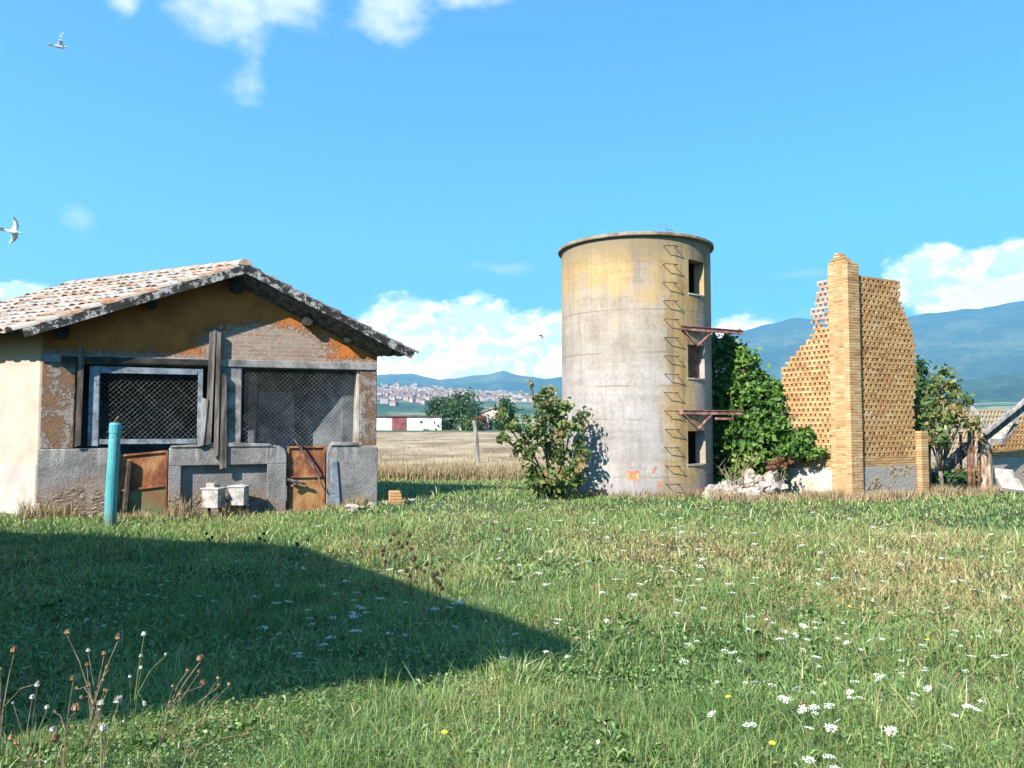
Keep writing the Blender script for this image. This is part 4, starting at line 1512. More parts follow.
# ---- far lattice wall of the barn behind
RF = Frame(*BF.w(2.2, 4.2)[:2], 0.875, 0.485)
rx0, _ = RF.hit(946, 430)
rx1, _ = RF.hit(1010, 430)
zt3 = RF.hit(975, 413)[1]
rw_o = RF.w(rx0, 0)
rear = thing('rear_lattice_wall', 'pale yellow lattice brick wall far behind the fig tree and rusty posts', 'wall', (rw_o.x, rw_o.y, 0), RF.ang)
g = MB()
z, k = 0.5, 0
while z < zt3:
    lattice_row(g, 'x', z, k, 0, rx1 - rx0 + 2, 0, 0.14, hw=0.10, pitch=0.21)
    lattice_row(g, 'x', z + CH, k, 0, rx1 - rx0 + 2, 0, 0.14, hw=0.10, pitch=0.21)
    bricks_box(g, 0, rx1 - rx0 + 2, 0, 0.14, z + 2 * CH, z + 3 * CH, 0.125 * (k % 2), joint=0.005)
    z += 3 * CH
    k += 1
g.build('lattice', mottled('cream_brick', [(0.1, (0.34, 0.245, 0.15)), (0.9, (0.46, 0.37, 0.25))], 6, fine=40, tone=0.5), rear)
g = MB()
g.box(-0.02, rx1 - rx0 + 2, -0.02, 0.16, -0.2, 0.497)
g.build('plinth', M_wash, rear)


# ---- collapsed timbers, posts, slabs in the gap
def timber(name, label, cat, p0, p1, w, h, mat, group=None):
    g = MB()
    c = (Vector(p0) + Vector(p1)) / 2
    g.beam(Vector(p0) - c, Vector(p1) - c, w, h)
    o = g.build(name, mat, None, bev=0.008)
    o.location = c
    return tag(o, label, cat, group)


timber('roof_beam', 'long grey squared beam slanting up to the right edge of the photo, upper of two', 'beam', at(984, 434, 17.6), at(1040, 388, 17.7), 0.11, 0.075, M_greywood)
timber('roof_beam', 'dark beam slanting up to the right just beneath the pale one', 'beam', at(983, 440, 17.75), at(1036, 398, 17.95), 0.10, 0.11, M_darkwood)
timber('roof_board', 'thin pale plank tipping up to the left above the rusty posts', 'plank', at(989, 432, 17.7), at(969, 403, 18.3), 0.10, 0.035, M_greywood)
timber('roof_beam', 'fallen black beam lying aslant behind the rusty posts under the fig', 'beam', at(932, 480, 18.2), at(969, 446, 19.2), 0.16, 0.22, M_darkwood)
timber('roof_board', 'short dark board propped on the broken end of the right lattice wall', 'plank', at(1002, 446, 17.9), at(1016, 424, 18.0), 0.10, 0.05, M_darkwood)
for i, (px, y0, y1, Y, r, lab) in enumerate(((930, 437, 490, 17.4, 0.05, 'thick rusted post next to the low brick end pier'), (945, 442, 487, 17.9, 0.035, 'rusted iron post second from the brick end pier'),
                                              (961, 432, 487, 18.3, 0.035, 'rusted iron post in the middle of the gap below the fig'), (970, 430, 489, 17.7, 0.05, 'orange rusted post standing just left of the tallest one'),
                                              (974.5, 422, 490, 17.6, 0.028, 'tallest thin orange post in the gap, beside the dark stump'), (979, 428, 487, 17.8, 0.035, 'rusted post touching the left of the rough stump'))):
    b = at(px, y1, Y)
    tp = at(px + random.uniform(-1, 1), y0, Y)
    g = MB()
    h = tp.z
    g.tube([(0, 0, -0.1), (random.uniform(-.02, .02), 0, h * 0.5), (tp.x - b.x, 0, h)], [r, r * 0.95, r * 0.9], 7)
    o = g.build('iron_post', M_rustiron)
    o.location = (b.x, b.y, 0)
    tag(o, lab, 'post')
b = at(986, 484, 17.9)
g = MB()
g.tube([(-0.03, 0, -0.1), (0.02, 0.02, 0.4), (0, 0, 0.8), (-0.05, 0, 1.22)], [0.17, 0.14, 0.13, 0.10], 9)
o = g.build('timber_stump', mottled('rough_brown_timber', [(0.1, (0.10, 0.06, 0.04)), (0.5, (0.24, 0.16, 0.11)), (0.9, (0.40, 0.31, 0.24))], 5, (3, 3, .6), fine=25, bump=0.04))
o.location = (b.x, b.y, 0)
tag(o, 'thick rough brown stump under the slanting beams at the right', 'stump')
for i, (px, py, Y, sx, sy, sz, rz, tx, lab) in enumerate(((1004, 475, 17.6, 0.36, 0.28, 0.10, -0.25, 1.1, 'upper white slab tilted against the right lattice wall'), (1010, 485, 17.2, 0.46, 0.34, 0.10, -0.1, 0.75, 'lower white slab lying flat in dry grass by the right wall'))):
    g = MB()
    g.box(-sx / 2, sx / 2, -sy / 2, sy / 2, -sz / 2, sz / 2, jit=0.012)
    o = g.build('concrete_slab', M_whitewash, bev=0.01)
    p = at(px, py, Y)
    o.location = (p.x, p.y, max(0.08, p.z))
    o.rotation_euler = (tx, 0.1, rz)
    tag(o, lab, 'slab')

# ------------------------------------------------------------------ rubble heap and loose bricks
stones = []
for q in range(5):
    g = MB()
    r = (random.uniform(0.9, 1.3), random.uniform(0.7, 1.0), random.uniform(0.6, 0.9))
    g.lump((0, 0, 0), r, seed=40 + q, tone=0.15 + 0.2 * q, n=7, m=5, rough=0.28)
    stones.append(g.mesh('stone'))
    stones[-1].materials.append(M_stone)
pts = []
for i in range(95):
    px = random.uniform(708, 786)
    t = (px - 708) / 84
    hmax = 0.16 + 0.50 * math.exp(-((px - 766) / 22) ** 2) + 0.24 * math.exp(-((px - 728) / 14) ** 2)
    Y = random.uniform(16.0, 17.4)
    p = at(px, 490, Y)
    zz = random.uniform(0.02, 1) * hmax * (0.35 + 0.65 * (Y - 16.0) / 1.4)
    sc = random.uniform(0.05, 0.17)
    if math.hypot(p.x - SX, p.y - SY) < SR + sc + 0.03:
        continue
    o = link('rubble_stone', stones[i % 5])
    o.location = (p.x, p.y, zz)
    o.scale = (sc, sc, sc)
    o.rotation_euler = (random.uniform(-.5, .5), random.uniform(-.5, .5), random.uniform(0, 6.28))
    tag(o, 'pale broken stone in the rubble heap between silo and brick wall', 'stone', 'stones of the rubble heap')
# brick stub by the stable corner
p = at(396, 500, 15.3)
stub = thing('brick_stub', 'small broken block of reddish brickwork by the right foot of the stable', 'brick block', (p.x, p.y, g0(p.x, p.y)), 0.25)
g = MB()
for c in range(5):
    bricks_box(g, -0.14, 0.16 - 0.02 * c, -0.12, 0.0, c * CH, c * CH + CH, 0.1 * (c % 2))
    bricks_box(g, -0.14, 0.16 - 0.03 * c, 0.005, 0.125, c * CH, c * CH + CH, 0.1 * ((c + 1) % 2))
g.build('bricks', M_brick_red, stub, bev=0.006)
g = MB()
g.box(-0.135, 0.06, -0.112, 0.117, 0, 4.9 * CH)
g.build('mortar', M_mortar, stub)
for (px, py, Y, s, lab) in ((385, 500, 15.2, 0.09, 'pale stone lying just left of the brick block'), (372, 503, 14.9, 0.11, 'grey stone under the right end of the stable low wall'), (352, 507, 14.6, 0.12, 'flat stone lying right of the rusted orange gate'),
                            (412, 499, 15.6, 0.08, 'small stone lying right of the brick block'), (362, 506, 14.7, 0.07, 'smallest stone in the row right of the orange gate')):
    p = at(px, py, Y)
    o = link('loose_stone', stones[int(px) % 5])
    o.location = (p.x, p.y, g0(p.x, p.y) + s * 0.5)
    o.scale = (s * 1.3, s, s * 0.8)
    o.rotation_euler = (0, 0, px)
    tag(o, lab, 'stone')

# ------------------------------------------------------------------ fence post, far buildings, trees
p = at(477.5, 462, 30.2)
g = MB()
g.tube([(0, 0, -0.1), (-0.03, 0, 0.8), (-0.13, 0, 1.66)], [0.085, 0.08, 0.075], 8)
o = g.build('fence_post', M_greywood)
o.location = (p.x, p.y, 0)
tag(o, 'lone leaning grey wooden post at the edge of the stubble field', 'post')


def far_box(mb, px0, px1, py0, py1, Y, depth):
    a, b = at(px0, py1, Y), at(px1, py0, Y)
    return a.x, b.x, a.z, b.z


YS = 150.0
cx = at(415, 430, YS).x
shed = thing('farm_shed', 'long white farm shed with red door and thin roof across the field', 'shed', (cx, YS, 0))
xa, xb = at(352, 430, YS).x - cx, at(441.5, 430, YS).x - cx
zb = at(415, 416.5, YS).z
g = MB()
g.box(xa, xb, 0, 6, 0, zb)
g.build('wall', M_white_wall, shed)
g = MB()
g.box(xa - 0.3, xb + 0.2, -0.4, 6.3, zb + 0.01, zb + 0.16)
g.build('roof', M_red_paint, shed)
g = MB()
d0, d1 = at(392, 430, YS).x - cx, at(406.5, 430, YS).x - cx
g.box(d0, d1, -0.08, -0.02, 0.05, zb - 0.1)
g.build('door', M_red_paint, shed)
for (p0_, p1_, y0_, y1_) in ((420, 422.5, 421, 424), (434, 435.2, 421, 424)):
    g = MB()
    g.box(at(p0_, 420, YS).x - cx, at(p1_, 420, YS).x - cx, -0.06, -0.02, at(415, y1_, YS).z, at(415, y0_, YS).z)
    g.build('window', M_black_inside, shed)
g = MB()
g.box(at(408, 430, YS).x - cx, at(424, 430, YS).x - cx, -1.4, -1.2, 0, 1.3)
g.build('yard_wall', M_white_wall, shed)
cx2 = at(455, 430, YS).x
lean = thing('open_shed', 'open fronted shed with grey sheet roof beside the white one', 'shed', (cx2, YS + 1, 0))
xa, xb = at(442.5, 430, YS).x - cx2, at(466, 430, YS).x - cx2
zb2 = at(455, 419.5, YS).z
g = MB()
g.box(xa, xb, 4, 4.3, 0, zb2)
g.box(xa, xa + 0.3, 0, 3.99, 0, zb2)
g.box(at(452, 430, YS).x - cx2, xb - 1.0, 0.2, 0.4, 0, 1.5)
g.build('wall', M_pink_wall, lean)
g = MB()
g.box(xa - 0.1, xb + 0.4, -0.8, 4.5, zb2 + 0.01, zb2 + 0.3)
g.build('roof', M_roof_grey, lean)
for q in (0.5, 0.98):
    g = MB()
    g.box(xa + (xb - xa) * q - 0.12, xa + (xb - xa) * q + 0.12, -0.2, 0.04, 0, zb2)
    g.build('post', M_greywood, lean)
cx3 = at(492, 430, 158).x
hs = thing('pink_house', 'small pinkish house with tiled roof half behind the shrub across the field', 'house', (cx3, 158, 0))
g = MB()
g.box(-2.2, 2.0, 0, 5, 0, 3.4)
g.prism([(-2.2, 3.4), (2.0, 3.4), (-0.1, 4.2)], 0.0, 5)
g.build('wall', M_pink_wall, hs)
g = MB()
g.prism([(-2.5, 3.42), (-0.1, 4.32), (2.3, 3.42), (2.3, 3.6), (-0.1, 4.52), (-2.5, 3.6)], -0.3, 5.3)
g.build('roof', M_roof_far, hs)
g = MB()
g.box(-0.6, 0.1, -0.05, -0.01, 0, 2)
g.build('door', M_black_inside, hs)


def leaves_on(clumps, n, size, seed, sub=14, subr=0.42, flat=0.35, mean=0.5, spread=0.2, droop=0.0):
    """clumps: (centre, (rx,ry,rz)). kite-shaped leaves in sub-clumps on and in each ellipsoid. returns V, F, tone"""
    rg = np.random.default_rng(seed)
    vol = np.array([c[1][0] * c[1][1] * c[1][2] for c in clumps]) ** 0.67
    cnt = np.maximum(8, (n * vol / vol.sum()).astype(int))
    P, N_, T = [], [], []
    for (c, r), m_ in zip(clumps, cnt):
        c, r = np.array(c, float), np.array(r, float)
        d = rg.normal(size=(sub, 3))
        d /= np.linalg.norm(d, axis=1)[:, None]
        rad = rg.uniform(0.45, 1.0, sub) ** 0.6
        sc = c + d * r * rad[:, None]
        st = rg.normal(mean, spread * 0.6, sub)
        k = rg.integers(0, sub, m_)
        off = rg.normal(size=(m_, 3)) * subr * r.mean() * 0.55
        p = sc[k] + off
        out = (p - c) / r
        P.append(p)
        N_.append(out)
        T.append(st[k] + rg.normal(0, spread * 0.7, m_))
    P, N_, T = np.concatenate(P), np.concatenate(N_), np.concatenate(T)
    n_ = len(P)
    nor = N_ / (np.linalg.norm(N_, axis=1)[:, None] + 1e-6) + rg.normal(size=(n_, 3)) * 0.75 + np.array([0, 0, flat])
    nor /= np.linalg.norm(nor, axis=1)[:, None]
    tang = rg.normal(size=(n_, 3)) + np.array([0, 0, -droop])
    tang -= nor * (tang * nor).sum(1)[:, None]
    tang /= np.linalg.norm(tang, axis=1)[:, None]
    bit = np.cross(nor, tang)
    s = size * rg.uniform(0.6, 1.35, n_)[:, None]
    v0 = P - tang * s * 0.5
    v1 = P + bit * s * 0.36 + nor * s * 0.08
    v2 = P + tang * s * 0.62 - nor * s * 0.10
    v3 = P - bit * s * 0.36 + nor * s * 0.08
    V = np.stack([v0, v1, v2, v3], 1).reshape(-1, 3)
    b = np.arange(n_)[:, None] * 4
    F = np.concatenate([b + np.array([0, 1, 2]), b + np.array([0, 2, 3])], 1).reshape(-1, 3)
    return V, F, np.repeat(np.clip(T, 0, 1), 2)


def tree(name, label, cat, base, clumps, n, size, mat, seed, trunk_r=0.08, mean=0.5, sub=14, subr=0.42, group=None, limbs=True, droop=0.0, flat=0.35, spread=0.2, stems=1):
    base = Vector(base)
    root = thing(name, label, cat, base, 0, group)
    rel = [(tuple(Vector(c) - base), r) for c, r in clumps]
    V, F, T = leaves_on(rel, n, size, seed, sub, subr, flat, mean, spread, droop)
    link('crown', tri_mesh('crown', V, F, T), mat, root)
    rd = random.Random(seed)
    g = MB()
    zc = min(c[2] for c, r in rel)
    fork = Vector((0, 0, max(0.15, zc * 0.4)))
    if stems == 1:
        g.tube([(0, 0, -0.15), fork * 0.5 + Vector((rd.uniform(-.03, .03), 0, 0)), fork], [trunk_r * 1.25, trunk_r, trunk_r * 0.85], 8)
    for c, r in rel:
        c = Vector(c)
        s0 = fork if stems == 1 else Vector((rd.uniform(-.15, .15), rd.uniform(-.1, .1), -0.1))
        mid = s0.lerp(c, 0.55) + Vector((rd.uniform(-.1, .1), rd.uniform(-.1, .1), 0.08)) * c.length * 0.4
        g.tube([s0, mid, c, c + Vector((rd.uniform(-1, 1) * r[0], rd.uniform(-1, 1) * r[1], r[2])) * 0.7], [trunk_r * 0.6, trunk_r * 0.42, trunk_r * 0.25, trunk_r * 0.08], 6)
        for q in range(4):
            e = c + Vector((rd.uniform(-1, 1) * r[0], rd.uniform(-1, 1) * r[1], rd.uniform(-.6, 1) * r[2])) * 0.95
            g.tube([mid.lerp(c, 0.4 + 0.15 * q), (mid.lerp(c, 0.7) + e) / 2, e], [trunk_r * 0.22, trunk_r * 0.14, trunk_r * 0.05], 5)
    g.build('trunk', M_bark, root, smooth=True)
    return root


# shrub left of the silo (loose, with long arching shoots)
C = lambda px, py, Y, rx, rz, ry=None: (tuple(at(px, py, Y)), (rx, ry if ry else rx, rz))
tree('shrub', 'tall loose fig shrub growing against the left side of the silo', 'shrub', tuple(onz(556, 494)),
     [C(548, 395, 16.1, 0.20, 0.22), C(560, 412, 16.2, 0.36, 0.34), C(535, 425, 15.9, 0.34, 0.28), C(516, 424, 15.7, 0.20, 0.18), C(502, 414, 15.6, 0.10, 0.13), C(503, 438, 15.6, 0.16, 0.12),
      C(572, 425, 16.3, 0.32, 0.40), C(548, 445, 16.0, 0.45, 0.36), C(526, 448, 15.8, 0.26, 0.22), C(575, 462, 16.2, 0.30, 0.34), C(550, 472, 16.0, 0.42, 0.36), C(538, 481, 15.9, 0.26, 0.20), C(566, 482, 16.1, 0.32, 0.2), C(530, 382, 16.0, 0.05, 0.14), C(541, 402, 16.0, 0.22, 0.2)],
     2500, 0.11, M_leaf_olive, 21, 0.045, mean=0.70, sub=7, subr=0.42, spread=0.26, stems=3, droop=0.6)

# big dark fig between silo and ruin: shaded by the silo at the left, sunlit at the right
tree('fig_tree', 'dense spreading green tree filling the gap between silo and brick ruin', 'tree', (5.7, 18.1, 0),
     [C(722, 375, 19.2, 0.75, 0.85), C(716, 430, 18.9, 0.6, 0.9), C(735, 400, 18.8, 0.8, 0.9), C(742, 455, 18.2, 0.7, 0.7), C(756, 392, 18.1, 0.5, 0.55), C(768, 412, 17.8, 0.55, 0.6), C(785, 430, 17.3, 0.5, 0.5),
      C(765, 448, 17.4, 0.6, 0.5), C(795, 447, 16.8, 0.38, 0.26), C(813, 452, 16.35, 0.24, 0.13), C(776, 395, 17.9, 0.26, 0.30), C(748, 372, 18.5, 0.35, 0.35), C(750, 480, 17.5, 0.45, 0.35), C(720, 350, 19.4, 0.45, 0.42), C(714, 480, 18.6, 0.6, 0.5), C(803, 440, 16.7, 0.26, 0.22), C(772, 462, 17.1, 0.35, 0.22)],
     24000, 0.115, M_leaf_bright, 22, 0.10, mean=0.42, sub=20, subr=0.34, spread=0.26)
# withered twig cluster under it
g0b = at(777, 464, 16.35)
V, F, T = leaves_on([((0, 0, 0.42), (0.20, 0.2, 0.11)), ((0.2, 0, 0.48), (0.14, 0.1, 0.08))], 120, 0.08, 5, 7, 0.5)
wr = thing('withered_shoot', 'withered red brown leafy shoot on the rubble under the big green tree', 'shrub', (g0b.x, g0b.y, g0b.z - 0.42))
link('leaves', tri_mesh('leaves', V, F, T), M_leaf_brown, wr)
g = MB()
for q in range(5):
    g.tube([(0, 0, -0.4), (0.04 * q - 0.05, 0, 0.1), (0.12 * q - 0.2, 0.02 * q, 0.5)], [0.012, 0.008, 0.003], 5)
g.build('stem', M_bark, wr)
# leafless dry bush beside the silo foot
b = at(733, 484, 16.6)
db = thing('dry_bush', 'small leafless grey bush on the rubble heap in the silo shade', 'shrub', (b.x, b.y, 0.05))
rd = random.Random(5)
for q in range(7):
    g = MB()
    ax, ay = rd.uniform(-0.55, 0.65), rd.uniform(-.3, .3)
    top = Vector((ax * 0.8, ay, rd.uniform(0.55, 0.95)))
    g.tube([(0, 0, -0.1), top * 0.5 + Vector((0, 0, 0.1)), top], [0.014, 0.010, 0.004], 5)
    for k2 in range(5):
        s0 = top * rd.uniform(0.5, 0.95)
        g.tube([s0, s0 + Vector((rd.uniform(-.2, .2), rd.uniform(-.1, .1), rd.uniform(0.05, .22)))], [0.006, 0.003], 4)
    g.build('stem', M_drystem, db)

# fig at the right, leaning out of the ruin
tree('young_fig_tree', 'light green young fig tree growing out of the ruin beside the right lattice wall', 'tree', (9.75, 17.6, 0),
     [C(928, 395, 17.6, 0.40, 0.34), C(942, 378, 17.5, 0.30, 0.24), C(958, 392, 17.4, 0.28, 0.24), C(930, 418, 17.6, 0.46, 0.34), C(948, 410, 17.4, 0.34, 0.26), C(962, 420, 17.3, 0.30, 0.16), C(938, 440, 17.3, 0.26, 0.2), C(968, 402, 17.3, 0.14, 0.12), C(922, 432, 17.8, 0.3, 0.3)],
     1700, 0.108, M_leaf_olive, 23, 0.045, mean=0.72, sub=7, subr=0.5, spread=0.26, droop=0.3)
tree('low_bush', 'dark tangled undergrowth at the foot of the rusty posts', 'bush', (at(950, 485, 17.9).x, 17.9, 0),
     [C(940, 474, 17.9, 0.3, 0.2), C(954, 478, 17.9, 0.34, 0.18), C(966, 476, 18.0, 0.26, 0.2)], 500, 0.09, M_leaf_dark, 27, 0.02, sub=10, stems=3)
tree('dark_tree', 'dark tree standing behind the right edge of the tall lattice wall', 'tree', (11.0, 20.5, 0),
     [C(917, 376, 20.5, 0.26, 0.42), C(920, 398, 20.4, 0.36, 0.5), C(918, 425, 20.3, 0.45, 0.5)], 1100, 0.15, M_leaf_dark, 24, 0.06, sub=10)

# trees across the field
for (nm, lab, base, cl, n, sz, mt, sd) in (
    ('round_tree', 'tallest dark green tree standing behind the white and open sheds', (460, 429.8, 152), [C(462, 402, 152, 2.6, 2.2), C(455, 411, 152, 3.2, 2.2), C(470, 412, 152, 3.0, 2.4), C(460, 420, 152, 4, 2.0)], 3600, 0.5, M_leaf_dark, 31),
    ('round_tree', 'lower dark tree left of the tallest one, above the shed roof', (442, 429.8, 155), [C(440, 408, 155, 2.2, 2.0), C(446, 410, 155, 2.4, 2.2), C(442, 417, 155, 2.8, 2.0)], 2400, 0.55, M_leaf_dark, 32),
    ('round_tree', 'dark tree right of the pink house beyond the field', (503, 430, 145), [C(503, 406, 145, 1.8, 1.4), C(505, 414, 145, 2.0, 2.0), C(502, 422, 145, 1.8, 1.6)], 1800, 0.5, M_leaf_dark, 33),
    ('round_bush', 'grey green bush in front of the open shed across the field', (468, 431, 140), [C(468, 424, 140, 1.3, 1.2), C(473, 426, 140, 1.5, 1.0)], 900, 0.4, M_leaf_olive, 34),
    ('low_bush', 'reddish brown bush left of the pink house across the field', (480, 431, 141), [C(480, 424, 141, 1.2, 1.3)], 600, 0.4, M_leaf_brown, 35)):
    tree(nm, lab, 'tree' if 'tree' in nm else 'bush', tuple(onz(base[0], 422 + 1232 / base[2] * 1.0, 0))[:2] + (0,) if False else (at(base[0], base[1], base[2]).x, base[2], 0), cl, n, sz, mt, sd, 0.25, sub=16, subr=0.45)

# ------------------------------------------------------------------ the far hill town
houses = []
for q in range(4):
    g = MB()
    w, d, h = random.uniform(6, 10), random.uniform(6, 9), random.uniform(4, 7)
    g.box(-w / 2, w / 2, -d / 2, d / 2, -6, h, 0.35 + 0.2 * q)
    g.prism([(-w / 2 - .4, h + .05), (w / 2 + .4, h + .05), (0, h + 2.2)], -d / 2 - .4, d / 2 + .4, 0.12)
    me = g.mesh('town_house')
    me.materials.append(M_town)
    houses.append(me)


def hill_point(px, py):
    """where the line of sight meets the town hill"""
    d = ray(px, py)
    A, T_, P = TH
    a = math.atan2(d[0], d[1])
    col = int(np.clip(np.searchsorted(A, a), 0, len(A) - 1))
    sl = d[2] / math.hypot(d[0], d[1])
    for j in range(30):
        x, y, z = P[j, col]
        r = math.hypot(x, y)
        if z >= EYE + sl * r:
            return Vector((math.sin(a) * r, math.cos(a) * r, z))
    return None


spots = []
rd = random.Random(3)
while len(spots) < 420:
    px = 370 + 190 * rd.random() ** 1.25
    py = rd.gauss(393 + (px - 380) * 0.035, 4.2 if px < 470 else 3.4)
    if not 384 < py < 412 or rd.random() < (px - 430) / 200:
        continue
    hp = hill_point(px, py)
    if hp is not None:
        spots.append((hp, px, py))
spots.sort(key=lambda s: s[0].length)
for i, (hp, px, py) in enumerate(spots[:150]):
    o = link('town_house', houses[i % 4])
    o.location = hp
    o.rotation_euler = (0, 0, rd.uniform(-.6, .6))
    s = rd.uniform(0.7, 1.2)
    o.scale = (s, s, s * rd.uniform(0.7, 1.1))
    tag(o, 'tiny pale house of the town on the blue hillside', 'house', 'houses of the hill town')
g = MB()
for i, (hp, px, py) in enumerate(spots[150:]):
    w, d, h = rd.uniform(5, 11), rd.uniform(5, 9), rd.uniform(3, 6.5)
    x, y, z = hp
    t = min(1, max(0.1, rd.gauss(0.65, 0.25)))
    g.box(x - w / 2, x + w / 2, y - d / 2, y + d / 2, z - 6, z + h, t)
    g.vprism([(x - w / 2 - .3, y - d / 2 - .3), (x + w / 2 + .3, y - d / 2 - .3), (x + w / 2 + .3, y + d / 2 + .3), (x - w / 2 - .3, y + d / 2 + .3)], z + h + .05, z + h + 1.2, 0.1)
tag(g.build('distant_town', M_town), 'mass of small pale houses covering the far hillside', 'town', kind='stuff')
hp = hill_point(398, 393)
g = MB()
g.box(-2.6, 2.6, -2.6, 2.6, -8, 15, 0.7)
g.box(-3, 3, -3, 3, 15.05, 16.5, 0.6)
g.box(-2.2, 2.2, -2.2, 2.2, 16.55, 19, 0.15)
o = g.build('bell_tower', M_town)
o.location = hp
tag(o, 'pale square bell tower rising above the hill town', 'tower')

# ------------------------------------------------------------------ outbuilding beside the photographer: unseen, shaped to cast the shadow on the meadow
BH = 4.2
k = (BH - 0.07) / math.tan(SUN_EL)
offs = Vector((math.sin(SUN_AZ), math.cos(SUN_AZ))) * k
sh = [Vector((0.52, 5.42)) - offs, Vector((-2.70, 9.78)) - offs, Vector((-14.5, 13.3)) - offs, Vector((-9.5, 0.8)) - offs]
sh_poly = [(p.x, p.y) for p in sh]
c0 = Vector((sum(p[0] for p in sh_poly) / 4, sum(p[1] for p in sh_poly) / 4))
barn = thing('outbuilding', 'unseen flat roofed shelter on posts left of the camera, shaped to shade the meadow', 'outbuilding', (c0.x, c0.y, 0))
ins = [(Vector(p) - c0) for p in sh_poly]
g = MB()
g.vprism([tuple(p * 0.5) for p in ins], -0.2, BH - 0.24)
g.build('wall', M_stucco_cream, barn)
for p in ins:
    q = p * 0.72
    g = MB()
    g.tube([(q.x, q.y, -0.2), (q.x, q.y, BH - 0.23)], 0.09, 8)
    g.build('post', M_greywood, barn)
g = MB()
g.vprism([tuple(p) for p in ins], BH - 0.22, BH)
g.build('roof', M_cement, barn, bev=0.02)

# ------------------------------------------------------------------ birds
M_bird_white = mottled('white_feathers', [(0.2, (0.55, 0.55, 0.54)), (0.8, (0.78, 0.78, 0.77))], 9)
M_bird_dark = mottled('dark_feathers', [(0.2, (0.02, 0.02, 0.022)), (0.8, (0.06, 0.06, 0.065))], 9)


def bird_mesh(wl, wr):
    """body along +x; wl, wr: lists of points of the two wings (root to tip)"""
    g = MB()
    g.tube([(-0.20, 0, 0), (-0.15, 0, 0.002), (-0.06, 0, 0.0), (0.05, 0, 0.005), (0.11, 0, 0.02), (0.135, 0, 0.028), (0.16, 0, 0.03), (0.185, 0, 0.026), (0.205, 0, 0.022)],
           [0.012, 0.024, 0.045, 0.05, 0.035, 0.026, 0.028, 0.017, 0.004], 8)
    fan = [(-0.13, 0.02, 0), (-0.30, 0.075, -0.005), (-0.31, 0, -0.005), (-0.30, -0.075, -0.005), (-0.13, -0.02, 0)]
    g.add(fan + [(a, b, c + 0.012) for a, b, c in fan], [(4, 3, 2, 1, 0), (5, 6, 7, 8, 9), (0, 1, 6, 5), (1, 2, 7, 6), (2, 3, 8, 7), (3, 4, 9, 8), (4, 0, 5, 9)])
    for pts, chords in ((wl, (0.17, 0.16, 0.125, 0.05)), (wr, (0.17, 0.16, 0.125, 0.05))):
        vs = []
        for p, ch in zip(pts, chords):
            p = Vector(p)
            for dx, dz in ((0.45, 0), (0.0, 0.02), (-0.55, 0), (0.0, -0.016)):
                vs.append(p + Vector((dx * ch, 0, dz if ch > 0.05 else dz * 0.5)))
        n = len(pts)
        fs = [(j * 4 + i, j * 4 + (i + 1) % 4, (j + 1) * 4 + (i + 1) % 4, (j + 1) * 4 + i) for j in range(n - 1) for i in range(4)]
        fs += [(3, 2, 1, 0), tuple((n - 1) * 4 + i for i in range(4))]
        g.add(vs, fs)
    return g


def bird(label, g, mat, loc, rot, s=1.0):
    o = g.build('bird', mat)
    rm = o.modifiers.new('remesh', 'REMESH')
    rm.mode = 'VOXEL'
    rm.voxel_size = 0.006
    rm.use_smooth_shade = True
    o.location = loc
    o.rotation_euler = rot
    o.scale = (s, s, s)
    return tag(o, label, 'bird')


bird('white bird with one wing raised high, flying at the top left of the sky',
     bird_mesh([(0.03, 0.03, 0.02), (0.02, 0.07, 0.18), (0.05, 0.06, 0.34), (0.12, 0.03, 0.50)], [(0.03, -0.03, 0.02), (0.02, -0.09, 0.17), (0.05, -0.10, 0.32), (0.10, -0.09, 0.47)]),
     M_bird_white, at(60, 47, 22), (R(0), R(-4), R(40)), 1.0)
bird('pale bird with both wings spread and tilted, flying low at the left over the roof',
     bird_mesh([(0.03, 0.03, 0.02), (0.05, 0.15, 0.07), (0.02, 0.28, 0.10), (-0.06, 0.42, 0.08)], [(0.03, -0.03, 0.02), (0.05, -0.15, 0.07), (0.02, -0.28, 0.10), (-0.06, -0.42, 0.08)]),
     M_bird_white, at(13, 232, 20), (R(-50), R(12), R(25)), 1.0)
bird('small dark bird gliding before the clouds just left of the silo',
     bird_mesh([(0.03, 0.03, 0.02), (0.05, 0.15, 0.05), (0.0, 0.28, 0.03), (-0.10, 0.40, -0.03)], [(0.03, -0.03, 0.02), (0.05, -0.15, 0.05), (0.0, -0.28, 0.03), (-0.10, -0.40, -0.03)]),
     M_bird_dark, at(541, 336, 45), (R(-25), R(15), R(-40)), 0.75)


# ------------------------------------------------------------------ meadow grass
def inside_house(x, y):
    s = (x - HF.o[0]) * HF.t[0] + (y - HF.o[1]) * HF.t[1]
    d = (x - HF.o[0]) * HF.n[0] + (y - HF.o[1]) * HF.n[1]
    q = d / E.y
    sx = s - E.x * q
    return (d > -0.07) & (sx > -0.06) & (sx < W + 0.05) & (d < E.y * LEN)


def keep(x, y):
    k_ = ~inside_house(x, y)
    k_ &= (x - SX) ** 2 + (y - SY) ** 2 > (SR + 0.02) ** 2
    bx = (x - 6.94) * BF.t[0] + (y - 15.8) * BF.t[1]
    by = (x - 6.94) * BF.n[0] + (y - 15.8) * BF.n[1]
    k_ &= ~((bx > -0.02) & (bx < 7) & (by > -0.02) & (by < 0.4))
    k_ &= ~((bx > -0.02) & (bx < 0.3) & (by > -0.02) & (by < 1.8))
    return k_


def wedge(n, r0, r1, az, rg):
    r = np.sqrt(rg.random(n) * (r1 * r1 - r0 * r0) + r0 * r0)
    a = rg.uniform(-az, az, n)
    return np.sin(a) * r, np.cos(a) * r, r


